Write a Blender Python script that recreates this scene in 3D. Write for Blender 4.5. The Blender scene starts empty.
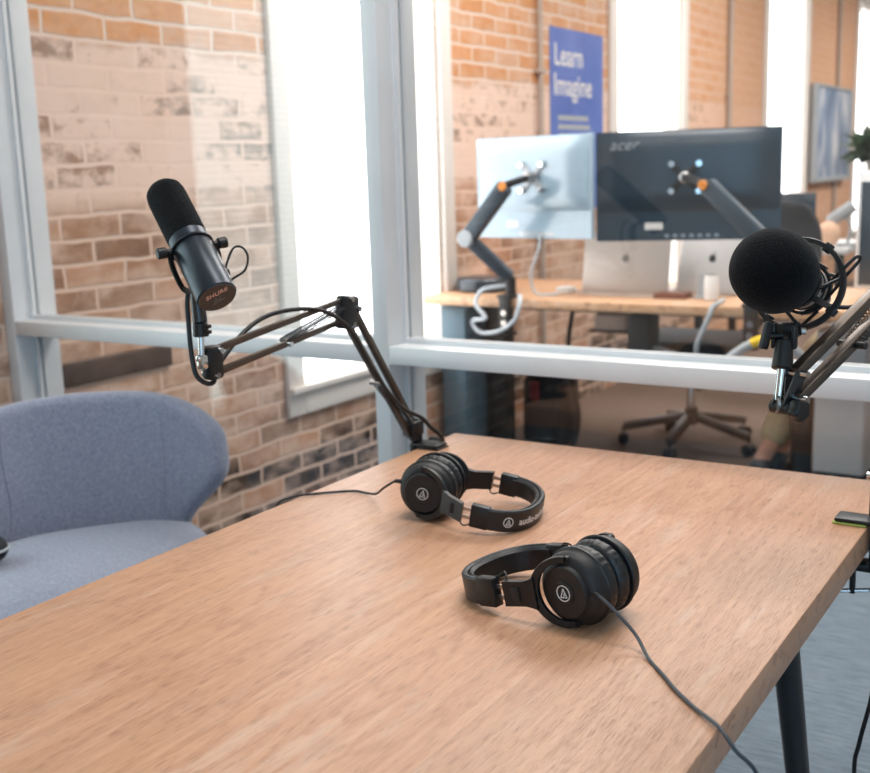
import bpy, bmesh, math, random
from mathutils import Vector, Matrix, noise
random.seed(7)
PI = math.pi
SC = bpy.context.scene
COL = SC.collection
V = Vector

# ------------------------------------------------------------------ materials
def lin(c):
    def f(u):
        u /= 255.0
        return u / 12.92 if u <= .04045 else ((u + .055) / 1.055) ** 2.4
    return (f(c[0]), f(c[1]), f(c[2]), 1)

class NT:
    def __init__(s, name):
        s.m = bpy.data.materials.new(name); s.m.use_nodes = True
        s.t = s.m.node_tree; s.n = s.t.nodes; s.l = s.t.links
        s.b = s.n['Principled BSDF']; s.out = s.n['Material Output']
    def node(s, typ, **kw):
        n = s.n.new(typ)
        for k, v in kw.items(): setattr(n, k, v)
        return n
    def link(s, a, b): s.l.new(a, b)
    def math(s, op, a, b=None, clamp=False):
        n = s.node('ShaderNodeMath', operation=op); n.use_clamp = clamp
        for i, v in enumerate((a, b)):
            if v is None: continue
            if isinstance(v, (int, float)): n.inputs[i].default_value = v
            else: s.link(v, n.inputs[i])
        return n.outputs[0]
    def mix(s, f, a, b, blend='MIX'):
        n = s.node('ShaderNodeMix', data_type='RGBA', blend_type=blend)
        for i, v in ((0, f), (6, a), (7, b)):
            if isinstance(v, (int, float)): n.inputs[i].default_value = v
            elif isinstance(v, tuple): n.inputs[i].default_value = v
            else: s.link(v, n.inputs[i])
        return n.outputs[2]
    def ramp(s, f, stops):
        n = s.node('ShaderNodeValToRGB'); r = n.color_ramp
        while len(r.elements) < len(stops): r.elements.new(.5)
        for e, (p, c) in zip(r.elements, stops):
            e.position = p; e.color = c if isinstance(c, tuple) else (c, c, c, 1)
        s.link(f, n.inputs[0]); return n.outputs[0]
    def noise(s, vec, scale, detail=4, rough=.55, dist=0):
        n = s.node('ShaderNodeTexNoise'); n.inputs['Scale'].default_value = scale
        n.inputs['Detail'].default_value = detail; n.inputs['Roughness'].default_value = rough
        n.inputs['Distortion'].default_value = dist
        if vec is not None: s.link(vec, n.inputs['Vector'])
        return n.outputs['Fac']
    def obj(s):
        return s.node('ShaderNodeTexCoord').outputs['Object']
    def mapped(s, vec, scale=(1, 1, 1), loc=(0, 0, 0)):
        n = s.node('ShaderNodeMapping'); n.inputs['Scale'].default_value = scale; n.inputs['Location'].default_value = loc
        s.link(vec, n.inputs['Vector']); return n.outputs[0]
    def bump(s, h, strength=.3, dist=.01):
        n = s.node('ShaderNodeBump'); n.inputs['Strength'].default_value = strength; n.inputs['Distance'].default_value = dist
        s.link(h, n.inputs['Height']); s.link(n.outputs[0], s.b.inputs['Normal'])

def plain(name, rgb, rough=.5, metal=0, var=.06, scale=30, bump=0, spec=.5, sheen=0, coat=0):
    t = NT(name); o = t.obj()
    f = t.noise(o, scale)
    c = lin(rgb)
    lo = tuple(x * (1 - var) for x in c[:3]) + (1,); hi = tuple(min(1, x * (1 + var)) for x in c[:3]) + (1,)
    t.link(t.ramp(f, [(.3, lo), (.7, hi)]), t.b.inputs['Base Color'])
    t.b.inputs['Roughness'].default_value = rough; t.b.inputs['Metallic'].default_value = metal
    t.b.inputs['Specular IOR Level'].default_value = spec
    if sheen: t.b.inputs['Sheen Weight'].default_value = sheen; t.b.inputs['Sheen Roughness'].default_value = .4
    if coat: t.b.inputs['Coat Weight'].default_value = coat
    if bump: t.bump(f, bump, .002)
    return t.m

def emit(name, rgb, strength):
    t = NT(name); o = t.obj(); f = t.noise(t.mapped(o, (1, 6, .3)), 3)
    c = lin(rgb)
    t.link(t.ramp(f, [(.2, tuple(x * .94 for x in c[:3]) + (1,)), (.8, c)]), t.b.inputs['Emission Color'])
    t.b.inputs['Emission Strength'].default_value = strength
    t.b.inputs['Base Color'].default_value = (.8, .8, .8, 1)
    return t.m

M = {}
M['white'] = plain('white_paint', (221, 222, 223), .3, var=.03, scale=8)
M['casing'] = plain('window_paint', (226, 218, 210), .5, var=.03, scale=8)
M['ceil'] = plain('ceiling_paint', (235, 233, 228), .9, var=.02)
M['plaster'] = plain('wall_paint', (228, 225, 220), .85, var=.03, scale=4)
M['black'] = plain('black_plastic', (14, 15, 17), .46, var=.15, scale=60)
M['blackm'] = plain('black_matte', (17, 17, 19), .55, var=.15, scale=200, bump=.1)
M['tube'] = plain('black_powder_coat', (30, 30, 32), .33, var=.12, scale=90, spec=.7)
M['arm'] = plain('anodised_arm', (100, 90, 82), .34, metal=.85, var=.05)
M['slate'] = plain('slate_arm', (46, 62, 74), .5, var=.08)
M['mic'] = plain('dark_grey_metal', (40, 48, 58), .34, metal=.5, var=.06, scale=120)
M['rubber'] = plain('black_rubber', (15, 16, 18), .5, var=.1)
M['leather'] = plain('black_leatherette', (24, 26, 29), .42, var=.15, scale=150, bump=.25)
M['foam'] = plain('black_foam', (12, 13, 16), .95, var=.7, scale=420, bump=1.0, spec=.15, sheen=.06)
M['chrome'] = plain('chrome', (215, 215, 215), .12, metal=1, var=.03)
M['steel'] = plain('brushed_steel', (176, 172, 168), .3, metal=1, var=.06, scale=60)
M['silver'] = plain('silver_body', (206, 196, 186), .35, metal=.4, var=.05)
M['alu'] = plain('laptop_aluminium', (206, 197, 190), .42, metal=.35, var=.02)
M['print'] = plain('white_print', (225, 222, 218), .5, var=.02)
M['dim'] = plain('grey_print', (130, 126, 122), .5, var=.02)
M['red'] = plain('salmon_print', (222, 170, 150), .5, var=.02)
M['label'] = plain('mic_label', (58, 52, 48), .5, var=.2, scale=300)
M['yellow'] = plain('yellow_green_pad', (158, 172, 78), .6)
M['orange'] = plain('orange_cap', (228, 140, 48), .5)
M['hose'] = plain('grey_hose', (168, 174, 178), .5)
M['hosey'] = plain('yellow_band', (238, 196, 30), .5)
M['wcable'] = plain('white_cable', (196, 204, 210), .5)
M['gcable'] = plain('grey_cable', (66, 70, 76), .5)
M['box'] = plain('pale_cabinet', (214, 214, 214), .6, var=.03)
M['bluebox'] = plain('blue_grey_cabinet', (92, 118, 132), .6, var=.05)
M['pinkbox'] = plain('pale_carton', (216, 190, 172), .8)
M['wallet'] = plain('brown_leather', (122, 74, 54), .6)
M['redcloth'] = plain('red_patch', (132, 40, 44), .8)
M['blkcloth'] = plain('black_nylon', (34, 37, 42), .85, bump=.3, scale=200)
M['screen'] = plain('dark_screen', (20, 28, 34), .2, var=.1)
M['monback'] = plain('monitor_back_plastic', (26, 44, 58), .3, var=.12, scale=14, spec=.7)
M['monback_glare'] = plain('monitor_back_painted_glare', (148, 172, 186), .16, var=.05, scale=10, spec=1)  # window glare put into the base colour, paler than the other monitor's plastic
M['chairblk'] = plain('chair_mesh', (34, 37, 42), .8)
M['chairleg'] = plain('chair_base', (62, 54, 50), .5)
M['khaki'] = plain('khaki_cotton', (190, 174, 140), .9, var=.1, scale=60, bump=.3)
M['skin'] = plain('skin', (222, 168, 146), .55, var=.05)
M['shirt'] = plain('grey_shirt', (120, 126, 136), .9, bump=.2)
M['hair'] = plain('brown_hair', (62, 44, 34), .7, bump=.5, scale=120)
M['shoe'] = plain('dark_shoe', (44, 52, 60), .6)
M['leaf'] = plain('leaf_green', (44, 72, 40), .5, var=.4, scale=14)
M['pot'] = plain('grey_pot', (120, 116, 110), .7)
M['peach'] = plain('peach_paper', (232, 190, 160), .7)
M['conduit'] = plain('conduit_grey', (176, 160, 148), .5)
M['timber'] = plain('dark_timber', (58, 42, 36), .7, var=.4, scale=20, bump=.4)
M['oakleg'] = plain('oak_leg', (170, 126, 92), .5, var=.15)

def wood(name, base, dark, light, across='x', planks=.205):
    """oak boards whose grain runs along y"""
    t = NT(name); o = t.obj()
    if across == 'y':
        sw = t.node('ShaderNodeSeparateXYZ'); t.link(o, sw.inputs[0])
        cb = t.node('ShaderNodeCombineXYZ'); t.link(sw.outputs[1], cb.inputs[0]); t.link(sw.outputs[0], cb.inputs[1]); t.link(sw.outputs[2], cb.inputs[2])
        o = cb.outputs[0]
    sp = t.node('ShaderNodeSeparateXYZ'); t.link(o, sp.inputs[0])
    brd = t.math('FLOOR', t.math('DIVIDE', sp.outputs[0], planks))
    wn = t.node('ShaderNodeTexWhiteNoise', noise_dimensions='1D'); t.link(brd, wn.inputs['W'])
    off = t.node('ShaderNodeCombineXYZ'); t.link(t.math('MULTIPLY', brd, 3.7), off.inputs[0]); t.link(t.math('MULTIPLY', wn.outputs[0], 9.0), off.inputs[1])
    va = t.node('ShaderNodeVectorMath', operation='ADD'); t.link(o, va.inputs[0]); t.link(off.outputs[0], va.inputs[1])
    p = va.outputs[0]
    # soft cathedral figure, fine streaks and short open pores
    big = t.noise(t.mapped(p, (6, .8, 1)), 1.5, 3, .5, .3)
    rings = t.math('FRACT', t.math('MULTIPLY', big, 16))
    ring = t.ramp(rings, [(0, .3), (.35, 0.0), (.85, 1.0), (1, .3)])
    fine = t.noise(t.mapped(p, (190, 5, 60)), 1, 6, .7)
    mid = t.noise(t.mapped(p, (60, 3.0, 8), (5, 1, 0)), 1, 6, .7)
    pores = t.ramp(t.noise(t.mapped(p, (820, 40, 60)), 1, 2, .5), [(.53, 0.0), (.62, 1.0)])
    blotch = t.noise(t.mapped(p, (5, 2.2, 1)), 1.3, 4, .55)
    c = t.mix(t.ramp(fine, [(.32, 0.0), (.68, 1.0)]), lin(base), lin(light))
    c = t.mix(t.math('MULTIPLY', ring, t.ramp(blotch, [(.35, .32), (.65, .10)])), c, lin(dark))
    c = t.mix(t.ramp(mid, [(.40, .30), (.58, 0.0)]), c, lin(dark))
    c = t.mix(t.math('MULTIPLY', pores, t.ramp(rings, [(.2, .25), (.85, .62)])), c, lin((138, 94, 68)))
    c = t.mix(t.ramp(blotch, [(.50, 0.0), (.74, .40)]), c, lin((208, 156, 114)))
    c = t.mix(t.ramp(t.noise(t.mapped(p, (18, 2.4, 1), (4, 2, 0)), 1.6, 5, .65), [(.55, 0.0), (.72, .42)]), c, lin((218, 192, 174)))
    tone = t.math('ADD', t.math('MULTIPLY', wn.outputs[0], .12), .92)
    tc = t.node('ShaderNodeCombineColor'); [t.link(tone, tc.inputs[i]) for i in range(3)]
    c = t.mix(1.0, c, tc.outputs[0], 'MULTIPLY')
    fr = t.math('FRACT', t.math('DIVIDE', sp.outputs[0], planks))
    seam = t.math('LESS_THAN', t.math('ABSOLUTE', t.math('SUBTRACT', fr, .5)), .4955)
    c = t.mix(t.math('MULTIPLY', t.math('SUBTRACT', 1.0, seam), .3), c, lin((150, 105, 76)))
    t.link(c, t.b.inputs['Base Color'])
    t.link(t.ramp(fine, [(.3, .36), (.75, .52)]), t.b.inputs['Roughness'])
    t.b.inputs['Specular IOR Level'].default_value = .5
    t.bump(t.math('SUBTRACT', t.math('MULTIPLY', fine, .5), pores), .25, .0012)
    return t.m
M['oak'] = wood('oak_tabletop', (198, 146, 113), (162, 112, 80), (213, 167, 136))
M['deskwood'] = wood('desk_top_wood', (214, 166, 124), (186, 128, 86), (228, 190, 154), across='y', planks=.5)

def brick():
    t = NT('old_brick'); o = t.obj()
    sp = t.node('ShaderNodeSeparateXYZ'); t.link(o, sp.inputs[0])
    y0 = t.math('ADD', sp.outputs[0], sp.outputs[1]); z = sp.outputs[2]
    cb = t.node('ShaderNodeCombineXYZ'); t.link(y0, cb.inputs[0]); t.link(z, cb.inputs[1])
    p = cb.outputs[0]
    nz = t.node('ShaderNodeTexNoise'); nz.inputs['Scale'].default_value = 7; nz.inputs['Detail'].default_value = 3; t.link(p, nz.inputs['Vector'])
    sub = t.node('ShaderNodeVectorMath', operation='SUBTRACT'); t.link(nz.outputs['Color'], sub.inputs[0]); sub.inputs[1].default_value = (.5, .5, .5)
    scl = t.node('ShaderNodeVectorMath', operation='SCALE'); t.link(sub.outputs[0], scl.inputs[0]); scl.inputs['Scale'].default_value = .024
    add = t.node('ShaderNodeVectorMath', operation='ADD'); t.link(p, add.inputs[0]); t.link(scl.outputs[0], add.inputs[1])
    mp = t.mapped(add.outputs[0], (1, 1, 1), (.131, .0125, 0))
    b = t.node('ShaderNodeTexBrick'); b.offset = .5; b.offset_frequency = 2
    for k, v in (('Scale', 1), ('Mortar Size', .0085), ('Mortar Smooth', .6), ('Bias', 0), ('Brick Width', .218), ('Row Height', .069)): b.inputs[k].default_value = v
    b.inputs['Color1'].default_value = (0, 0, 0, 1); b.inputs['Color2'].default_value = (1, 1, 1, 1); b.inputs['Mortar'].default_value = (.5, .5, .5, 1)
    t.link(mp, b.inputs['Vector'])
    per = b.outputs['Color']; mort = b.outputs['Fac']
    bw = t.node('ShaderNodeRGBToBW'); t.link(per, bw.inputs[0]); per = bw.outputs[0]
    n1 = t.noise(p, 3.2, 5, .6); n2 = t.noise(t.mapped(p, (1, 1.6, 1), (3, 7, 0)), 11, 5, .65); n3 = t.noise(t.mapped(p, (1, 1, 1), (9, 1, 0)), 40, 3)
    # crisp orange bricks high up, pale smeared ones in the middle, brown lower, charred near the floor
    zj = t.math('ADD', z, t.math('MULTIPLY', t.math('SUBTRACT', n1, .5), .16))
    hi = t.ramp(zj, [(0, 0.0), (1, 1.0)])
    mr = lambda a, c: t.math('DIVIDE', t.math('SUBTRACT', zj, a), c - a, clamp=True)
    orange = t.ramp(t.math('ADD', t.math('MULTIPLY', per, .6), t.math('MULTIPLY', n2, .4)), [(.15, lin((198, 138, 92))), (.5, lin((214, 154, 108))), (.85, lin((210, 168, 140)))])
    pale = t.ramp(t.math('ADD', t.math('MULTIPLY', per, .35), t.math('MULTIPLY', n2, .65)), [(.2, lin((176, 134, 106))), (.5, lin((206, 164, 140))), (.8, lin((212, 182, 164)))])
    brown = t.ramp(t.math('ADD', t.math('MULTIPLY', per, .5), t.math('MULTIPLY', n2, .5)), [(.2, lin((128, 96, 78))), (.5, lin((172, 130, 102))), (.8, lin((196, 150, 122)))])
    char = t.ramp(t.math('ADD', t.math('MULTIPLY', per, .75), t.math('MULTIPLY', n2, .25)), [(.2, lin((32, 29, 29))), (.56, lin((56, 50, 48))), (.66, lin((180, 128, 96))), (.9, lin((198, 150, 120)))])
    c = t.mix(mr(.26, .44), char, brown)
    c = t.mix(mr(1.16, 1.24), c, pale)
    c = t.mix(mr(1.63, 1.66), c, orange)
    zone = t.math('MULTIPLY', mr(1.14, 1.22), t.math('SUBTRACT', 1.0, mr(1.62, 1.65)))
    near = t.math('DIVIDE', t.math('SUBTRACT', 6.5, y0), 2.0, clamp=True)
    c = t.mix(t.ramp(n3, [(.35, .18), (.6, 0.0)]), c, lin((150, 118, 98)))
    mc = t.mix(mr(1.61, 1.66), t.mix(mr(1.1, 1.25), lin((216, 188, 170)), lin((232, 204, 188))), lin((224, 206, 192)))
    mc = t.mix(t.ramp(n1, [(.35, 0.0), (.65, .35)]), mc, lin((222, 184, 158)))
    # mortar smeared over brick faces; in the middle zone only worn patches of brick show through
    smear = t.math('MULTIPLY', t.ramp(t.noise(t.mapped(p, (1, 1.5, 1), (2, 5, 0)), 6, 5, .6), [(.44, 0.0), (.66, .75)]), t.math('SUBTRACT', 1.0, t.math('MULTIPLY', mr(1.61, 1.66), .55)))
    low = t.math('MULTIPLY', t.math('SUBTRACT', 1.0, mr(.82, .96)), mr(.27, .42))
    smear2 = t.math('MULTIPLY', t.ramp(t.noise(t.mapped(p, (1, 1.8, 1), (6, 2, 0)), 4.5, 5, .65), [(.40, 0.0), (.60, .92)]), low)
    fac = t.math('MAXIMUM', t.math('MAXIMUM', mort, smear), smear2)
    fac = t.math('MAXIMUM', fac, t.math('MULTIPLY', zone, .96))
    c = t.mix(fac, c, mc)
    worn = t.ramp(t.math('ADD', t.math('MULTIPLY', t.noise(t.mapped(p, (1, 1.3, 1), (3, 7, 0)), 15, 4, .6), .75), t.math('MULTIPLY', per, .25)), [(.51, 0.0), (.66, 1.0)])
    worn = t.math('MULTIPLY', worn, t.math('SUBTRACT', 1.0, t.math('POWER', mort, .6), clamp=True))
    c = t.mix(t.math('MULTIPLY', t.math('MULTIPLY', t.math('MULTIPLY', worn, zone), near), .85), c, t.mix(t.ramp(n1, [(.4, 0.0), (.6, 1.0)]), lin((146, 106, 78)), lin((140, 124, 114))))
    # the far piers are evener and more orange
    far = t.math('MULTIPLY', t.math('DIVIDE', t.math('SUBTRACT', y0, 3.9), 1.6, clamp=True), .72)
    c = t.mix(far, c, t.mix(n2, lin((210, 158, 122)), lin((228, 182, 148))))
    t.link(c, t.b.inputs['Base Color']); t.b.inputs['Roughness'].default_value = .9; t.b.inputs['Specular IOR Level'].default_value = .25
    t.bump(t.math('ADD', t.math('MULTIPLY', t.math('SUBTRACT', 1.0, mort), t.math('SUBTRACT', .7, t.math('MULTIPLY', zone, .5))), t.math('MULTIPLY', n2, .5)), .45, .006)
    return t.m
M['brick'] = brick()

def carpet(name, a, b, sx, sy):
    t = NT(name); o = t.obj()
    f1 = t.noise(t.mapped(o, (sx, sy, 1)), 1, 4, .7); f2 = t.noise(o, 320, 2)
    f = t.math('ADD', t.math('MULTIPLY', f1, .7), t.math('MULTIPLY', f2, .3))
    t.link(t.ramp(f, [(.32, lin(a)), (.66, lin(b))]), t.b.inputs['Base Color'])
    t.b.inputs['Roughness'].default_value = .95; t.b.inputs['Specular IOR Level'].default_value = .15
    t.bump(f, .4, .004); return t.m
M['carpet'] = carpet('blue_grey_carpet', (78, 92, 104), (140, 152, 162), 11, 150)
M['carpet2'] = carpet('brown_grey_carpet', (94, 80, 72), (122, 106, 96), 60, 60)

def fabric():
    t = NT('chair_wool'); o = t.obj()
    f1 = t.noise(o, 520, 2, .7); f2 = t.noise(o, 150, 4, .6)
    f = t.math('ADD', t.math('MULTIPLY', f1, .6), t.math('MULTIPLY', f2, .4))
    t.link(t.ramp(f, [(.36, lin((106, 112, 132))), (.66, lin((158, 162, 178)))]), t.b.inputs['Base Color'])
    t.b.inputs['Roughness'].default_value = .95; t.b.inputs['Sheen Weight'].default_value = .35; t.b.inputs['Specular IOR Level'].default_value = .15
    t.bump(f, .35, .0015); return t.m
M['wool'] = fabric()

def glass():
    t = NT('partition_glass')
    fr = t.node('ShaderNodeFresnel'); geo = t.node('ShaderNodeNewGeometry'); t.link(t.math('ADD', 1.5, t.math('MULTIPLY', geo.outputs['Backfacing'], 1 / 1.5 - 1.5)), fr.inputs['IOR'])
    gl = t.node('ShaderNodeBsdfGlossy'); gl.inputs['Roughness'].default_value = .01; gl.inputs['Color'].default_value = (1, 1, 1, 1)
    tr = t.node('ShaderNodeBsdfTransparent'); tr.inputs['Color'].default_value = (.98, .985, .985, 1)
    mx = t.node('ShaderNodeMixShader'); t.link(fr.outputs[0], mx.inputs[0]); t.link(tr.outputs[0], mx.inputs[1]); t.link(gl.outputs[0], mx.inputs[2])
    t.link(mx.outputs[0], t.out.inputs['Surface']); return t.m
M['glass'] = glass()

def poster():
    t = NT('blue_poster'); o = t.obj(); f = t.noise(o, 3, 3)
    t.link(t.ramp(f, [(.3, lin((70, 100, 176))), (.7, lin((104, 128, 196)))]), t.b.inputs['Base Color']); t.b.inputs['Roughness'].default_value = .6
    return t.m
M['poster'] = poster()
def picture():
    t = NT('blue_grey_print'); o = t.obj(); f = t.noise(t.mapped(o, (1, 1.6, .6)), 3.5, 3, .5, .5)
    t.link(t.ramp(f, [(.3, lin((70, 96, 128))), (.5, lin((128, 152, 184))), (.68, lin((214, 218, 226)))]), t.b.inputs['Base Color']); t.b.inputs['Roughness'].default_value = .25
    return t.m
M['picture'] = picture()
M['day'] = emit('daylit_pane', (250, 252, 255), 4)
def blind0():
    t = NT('daylit_blind'); o = t.obj(); sp = t.node('ShaderNodeSeparateXYZ'); t.link(o, sp.inputs[0])
    w = t.math('SINE', t.math('MULTIPLY', sp.outputs[2], 2 * PI / .022))
    t.link(t.mix(t.math('ADD', t.math('MULTIPLY', w, .5), .5), lin((186, 214, 216)), lin((216, 240, 242))), t.b.inputs['Emission Color'])
    t.b.inputs['Emission Strength'].default_value = 3.0; return t.m
M['day0'] = blind0()
M['lamp'] = emit('lamp_diffuser', (255, 244, 230), 6)

# ------------------------------------------------------------------ mesh helpers
def frames(pts, closed=False):
    n = len(pts); T = []
    for i in range(n):
        a = pts[(i - 1) % n] if (closed or i > 0) else pts[i]; b = pts[(i + 1) % n] if (closed or i < n - 1) else pts[i]
        T.append((b - a).normalized())
    return T

def smooth_path(pts, sub=6, closed=False):
    P = [V(p) for p in pts]; n = len(P); out = []
    seg = n if closed else n - 1
    for i in range(seg):
        p1, p2 = P[i], P[(i + 1) % n]
        p0 = P[i - 1] if (i > 0 or closed) else p1 * 2 - p2
        p3 = P[(i + 2) % n] if (i + 2 < n or closed) else p2 * 2 - p1
        for k in range(sub):
            t = k / sub
            out.append(.5 * ((2 * p1) + (p2 - p0) * t + (2 * p0 - 5 * p1 + 4 * p2 - p3) * t * t + (3 * p1 - p0 - 3 * p2 + p3) * t ** 3))
    if not closed: out.append(P[-1])
    return out

class MB:
    def __init__(s): s.bm = bmesh.new(); s.mats = []; s.mi = 0
    def use(s, m):
        if m not in s.mats: s.mats.append(m)
        s.mi = s.mats.index(m); return s
    def _take(s, tmp):
        me = bpy.data.meshes.new('t'); 
        for f in tmp.faces: f.material_index = s.mi
        tmp.to_mesh(me); tmp.free(); s.bm.from_mesh(me); bpy.data.meshes.remove(me); return s
    def box(s, lo, hi, bev=0, seg=2, rot=None, piv=None):
        t = bmesh.new(); lo = V(lo); hi = V(hi); c = (lo + hi) / 2; d = hi - lo
        bmesh.ops.create_cube(t, size=1, matrix=Matrix.Translation(c) @ Matrix.Diagonal((abs(d.x), abs(d.y), abs(d.z), 1)))
        if bev: bmesh.ops.bevel(t, geom=t.edges[:], offset=bev, segments=seg, profile=.5, affect='EDGES')
        if rot is not None:
            pv = V(piv) if piv is not None else c
            bmesh.ops.transform(t, matrix=Matrix.Translation(pv) @ rot.to_4x4() @ Matrix.Translation(-pv), verts=t.verts)
        return s._take(t)
    def bar(s, p0, p1, w, h, up=(0, 0, 1), bev=0):
        p0 = V(p0); p1 = V(p1); d = p1 - p0; L = d.length; z = d.normalized(); x = V(up).cross(z)
        if x.length < 1e-4: x = V((1, 0, 0)).cross(z)
        x.normalize(); y = z.cross(x)
        R = Matrix((x, y, z)).transposed()
        t = bmesh.new()
        bmesh.ops.create_cube(t, size=1, matrix=Matrix.Diagonal((w, h, L, 1)))
        if bev: bmesh.ops.bevel(t, geom=t.edges[:], offset=bev, segments=2, profile=.5, affect='EDGES')
        bmesh.ops.transform(t, matrix=Matrix.Translation((p0 + p1) / 2) @ R.to_4x4(), verts=t.verts)
        return s._take(t)
    def sweep(s, pts, prof, closed=False, up=None, caps=True, scale=None):
        P = [V(p) for p in pts]; T = frames(P, closed); t = bmesh.new()
        u = V(up) if up is not None else (V((0, 0, 1)) if abs(T[0].z) < .9 else V((1, 0, 0)))
        nrm = (u - T[0] * u.dot(T[0])).normalized(); rings = []
        for i, p in enumerate(P):
            if up is not None: nrm = (V(up) - T[i] * V(up).dot(T[i])).normalized()
            else:
                nrm = nrm - T[i] * nrm.dot(T[i]); nrm.normalize()
            b = T[i].cross(nrm); k = scale[i] if scale else 1
            rings.append([t.verts.new(p + nrm * (q[1] * k) + b * (q[0] * k)) for q in prof])
        m = len(prof); n = len(P)
        for i in range(n if closed else n - 1):
            A = rings[i]; B = rings[(i + 1) % n]
            for j in range(m): t.faces.new((A[j], A[(j + 1) % m], B[(j + 1) % m], B[j]))
        if caps and not closed:
            t.faces.new(list(reversed(rings[0]))); t.faces.new(rings[-1])
        bmesh.ops.recalc_face_normals(t, faces=t.faces[:])
        return s._take(t)
    def tube(s, pts, r, seg=10, closed=False, sub=0, scale=None):
        if sub: pts = smooth_path(pts, sub, closed)
        return s.sweep(pts, [(r * math.cos(2 * PI * k / seg), r * math.sin(2 * PI * k / seg)) for k in range(seg)], closed, scale=scale)
    def cyl(s, p0, p1, r0, r1=None, seg=20, bev=0):
        r1 = r0 if r1 is None else r1; L = (V(p1) - V(p0)).length
        if bev: prof = [(0, 0), (r0 - bev, 0), (r0, bev), (r1, L - bev), (r1 - bev, L), (0, L)]
        else: prof = [(0, 0), (r0, 0), (r1, L), (0, L)]
        return s.lathe(prof, p0, V(p1) - V(p0), seg)
    def lathe(s, prof, org, axis, seg=32, wave=None):
        z = V(axis).normalized(); x = z.orthogonal().normalized(); y = z.cross(x); t = bmesh.new(); org = V(org); rings = []
        for (r, h) in prof:
            if r < 1e-6: rings.append([t.verts.new(org + z * h)]); continue
            rg = []
            for k in range(seg):
                a = 2 * PI * k / seg; rr = r * (1 + (wave(a, h) if wave else 0)); rg.append(t.verts.new(org + z * h + x * rr * math.cos(a) + y * rr * math.sin(a)))
            rings.append(rg)
        for A, B in zip(rings, rings[1:]):
            if len(A) == 1 and len(B) == 1: continue
            for k in range(seg):
                k2 = (k + 1) % seg
                if len(A) == 1: t.faces.new((A[0], B[k], B[k2]))
                elif len(B) == 1: t.faces.new((A[k], A[k2], B[0]))
                else: t.faces.new((A[k], A[k2], B[k2], B[k]))
        bmesh.ops.recalc_face_normals(t, faces=t.faces[:]); return s._take(t)
    def ball(s, c, r, seg=24, rings=16, sc=(1, 1, 1), rot=None):
        t = bmesh.new(); bmesh.ops.create_uvsphere(t, u_segments=seg, v_segments=rings, radius=r)
        mat = Matrix.Translation(V(c)) @ (rot.to_4x4() if rot is not None else Matrix()) @ Matrix.Diagonal((*sc, 1))
        bmesh.ops.transform(t, matrix=mat, verts=t.verts); return s._take(t)
    def prism(s, poly, f0, f1):
        """poly 2D points, f0/f1 map (u,v) to 3D for the two faces"""
        t = bmesh.new(); a = [t.verts.new(f0(*p)) for p in poly]; b = [t.verts.new(f1(*p)) for p in poly]; n = len(poly)
        t.faces.new(a); t.faces.new(list(reversed(b)))
        for k in range(n): t.faces.new((a[k], b[k], b[(k + 1) % n], a[(k + 1) % n]))
        bmesh.ops.recalc_face_normals(t, faces=t.faces[:]); return s._take(t)
    def raw(s, verts, faces):
        t = bmesh.new(); vs = [t.verts.new(v) for v in verts]
        for f in faces:
            try: t.faces.new([vs[i] for i in f])
            except ValueError: pass
        return s._take(t)
    def text(s, body, size, fn, depth=.0004, shear=0, space=1):
        cu = bpy.data.curves.new('txt', 'FONT'); cu.body = body; cu.size = size; cu.extrude = depth; cu.align_x = 'CENTER'; cu.align_y = 'CENTER'; cu.shear = shear; cu.space_character = space; cu.offset = size * .012
        o = bpy.data.objects.new('txt', cu); COL.objects.link(o)
        dg = bpy.context.evaluated_depsgraph_get(); me = o.evaluated_get(dg).to_mesh()
        vs = [fn(v.co.copy()) for v in me.vertices]; fs = [list(p.vertices) for p in me.polygons]
        o.evaluated_get(dg).to_mesh_clear(); bpy.data.objects.remove(o); bpy.data.curves.remove(cu)
        return s.raw(vs, fs)
    def build(s, name, mat, parent=None, ang=35, sub=0, local=False):
        me = bpy.data.meshes.new(name)
        o = bpy.data.objects.new(name, me); COL.objects.link(o)
        if parent is not None:
            o.parent = parent
            if not local:
                r = parent
                while r.parent is not None: r = r.parent
                bmesh.ops.translate(s.bm, vec=-V(r.location), verts=s.bm.verts)
        s.bm.to_mesh(me); s.bm.free()
        if s.mats:
            for m in s.mats: me.materials.append(M[m])
        else: me.materials.append(M[mat])
        me.shade_smooth(); me.set_sharp_from_angle(angle=math.radians(ang))
        if sub:
            md = o.modifiers.new('subd', 'SUBSURF'); md.levels = sub; md.render_levels = sub
        return o

def thing(name, label, cat, loc=(0, 0, 0), rotz=0, group=None):
    o = bpy.data.objects.new(name, None); COL.objects.link(o); o.location = loc; o.rotation_euler = (0, 0, rotz); o.empty_display_size = .05
    return tag(o, label, cat, group)
def tag(o, label, cat, group=None):
    o['label'] = label; o['category'] = cat
    if group: o['group'] = group
    return o
def struct(name, mb, mat, parent=None, **k):
    o = mb.build(name, mat, parent, **k)
    if parent is None: o['kind'] = 'structure'
    return o
def sthing(name):
    o = bpy.data.objects.new(name, None); COL.objects.link(o); o['kind'] = 'structure'; return o
def dup(root, loc, label, group=None):
    r = root.copy(); COL.objects.link(r); r.location = loc; r['label'] = label
    if group: r['group'] = group
    def rec(a, b):
        for ch in list(a.children):
            if ch is b: continue
            c = ch.copy(); COL.objects.link(c); c.parent = b; rec(ch, c)
    rec(root, r); return r

def box(lo, hi, bev=0): return MB().box(lo, hi, bev)

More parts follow.
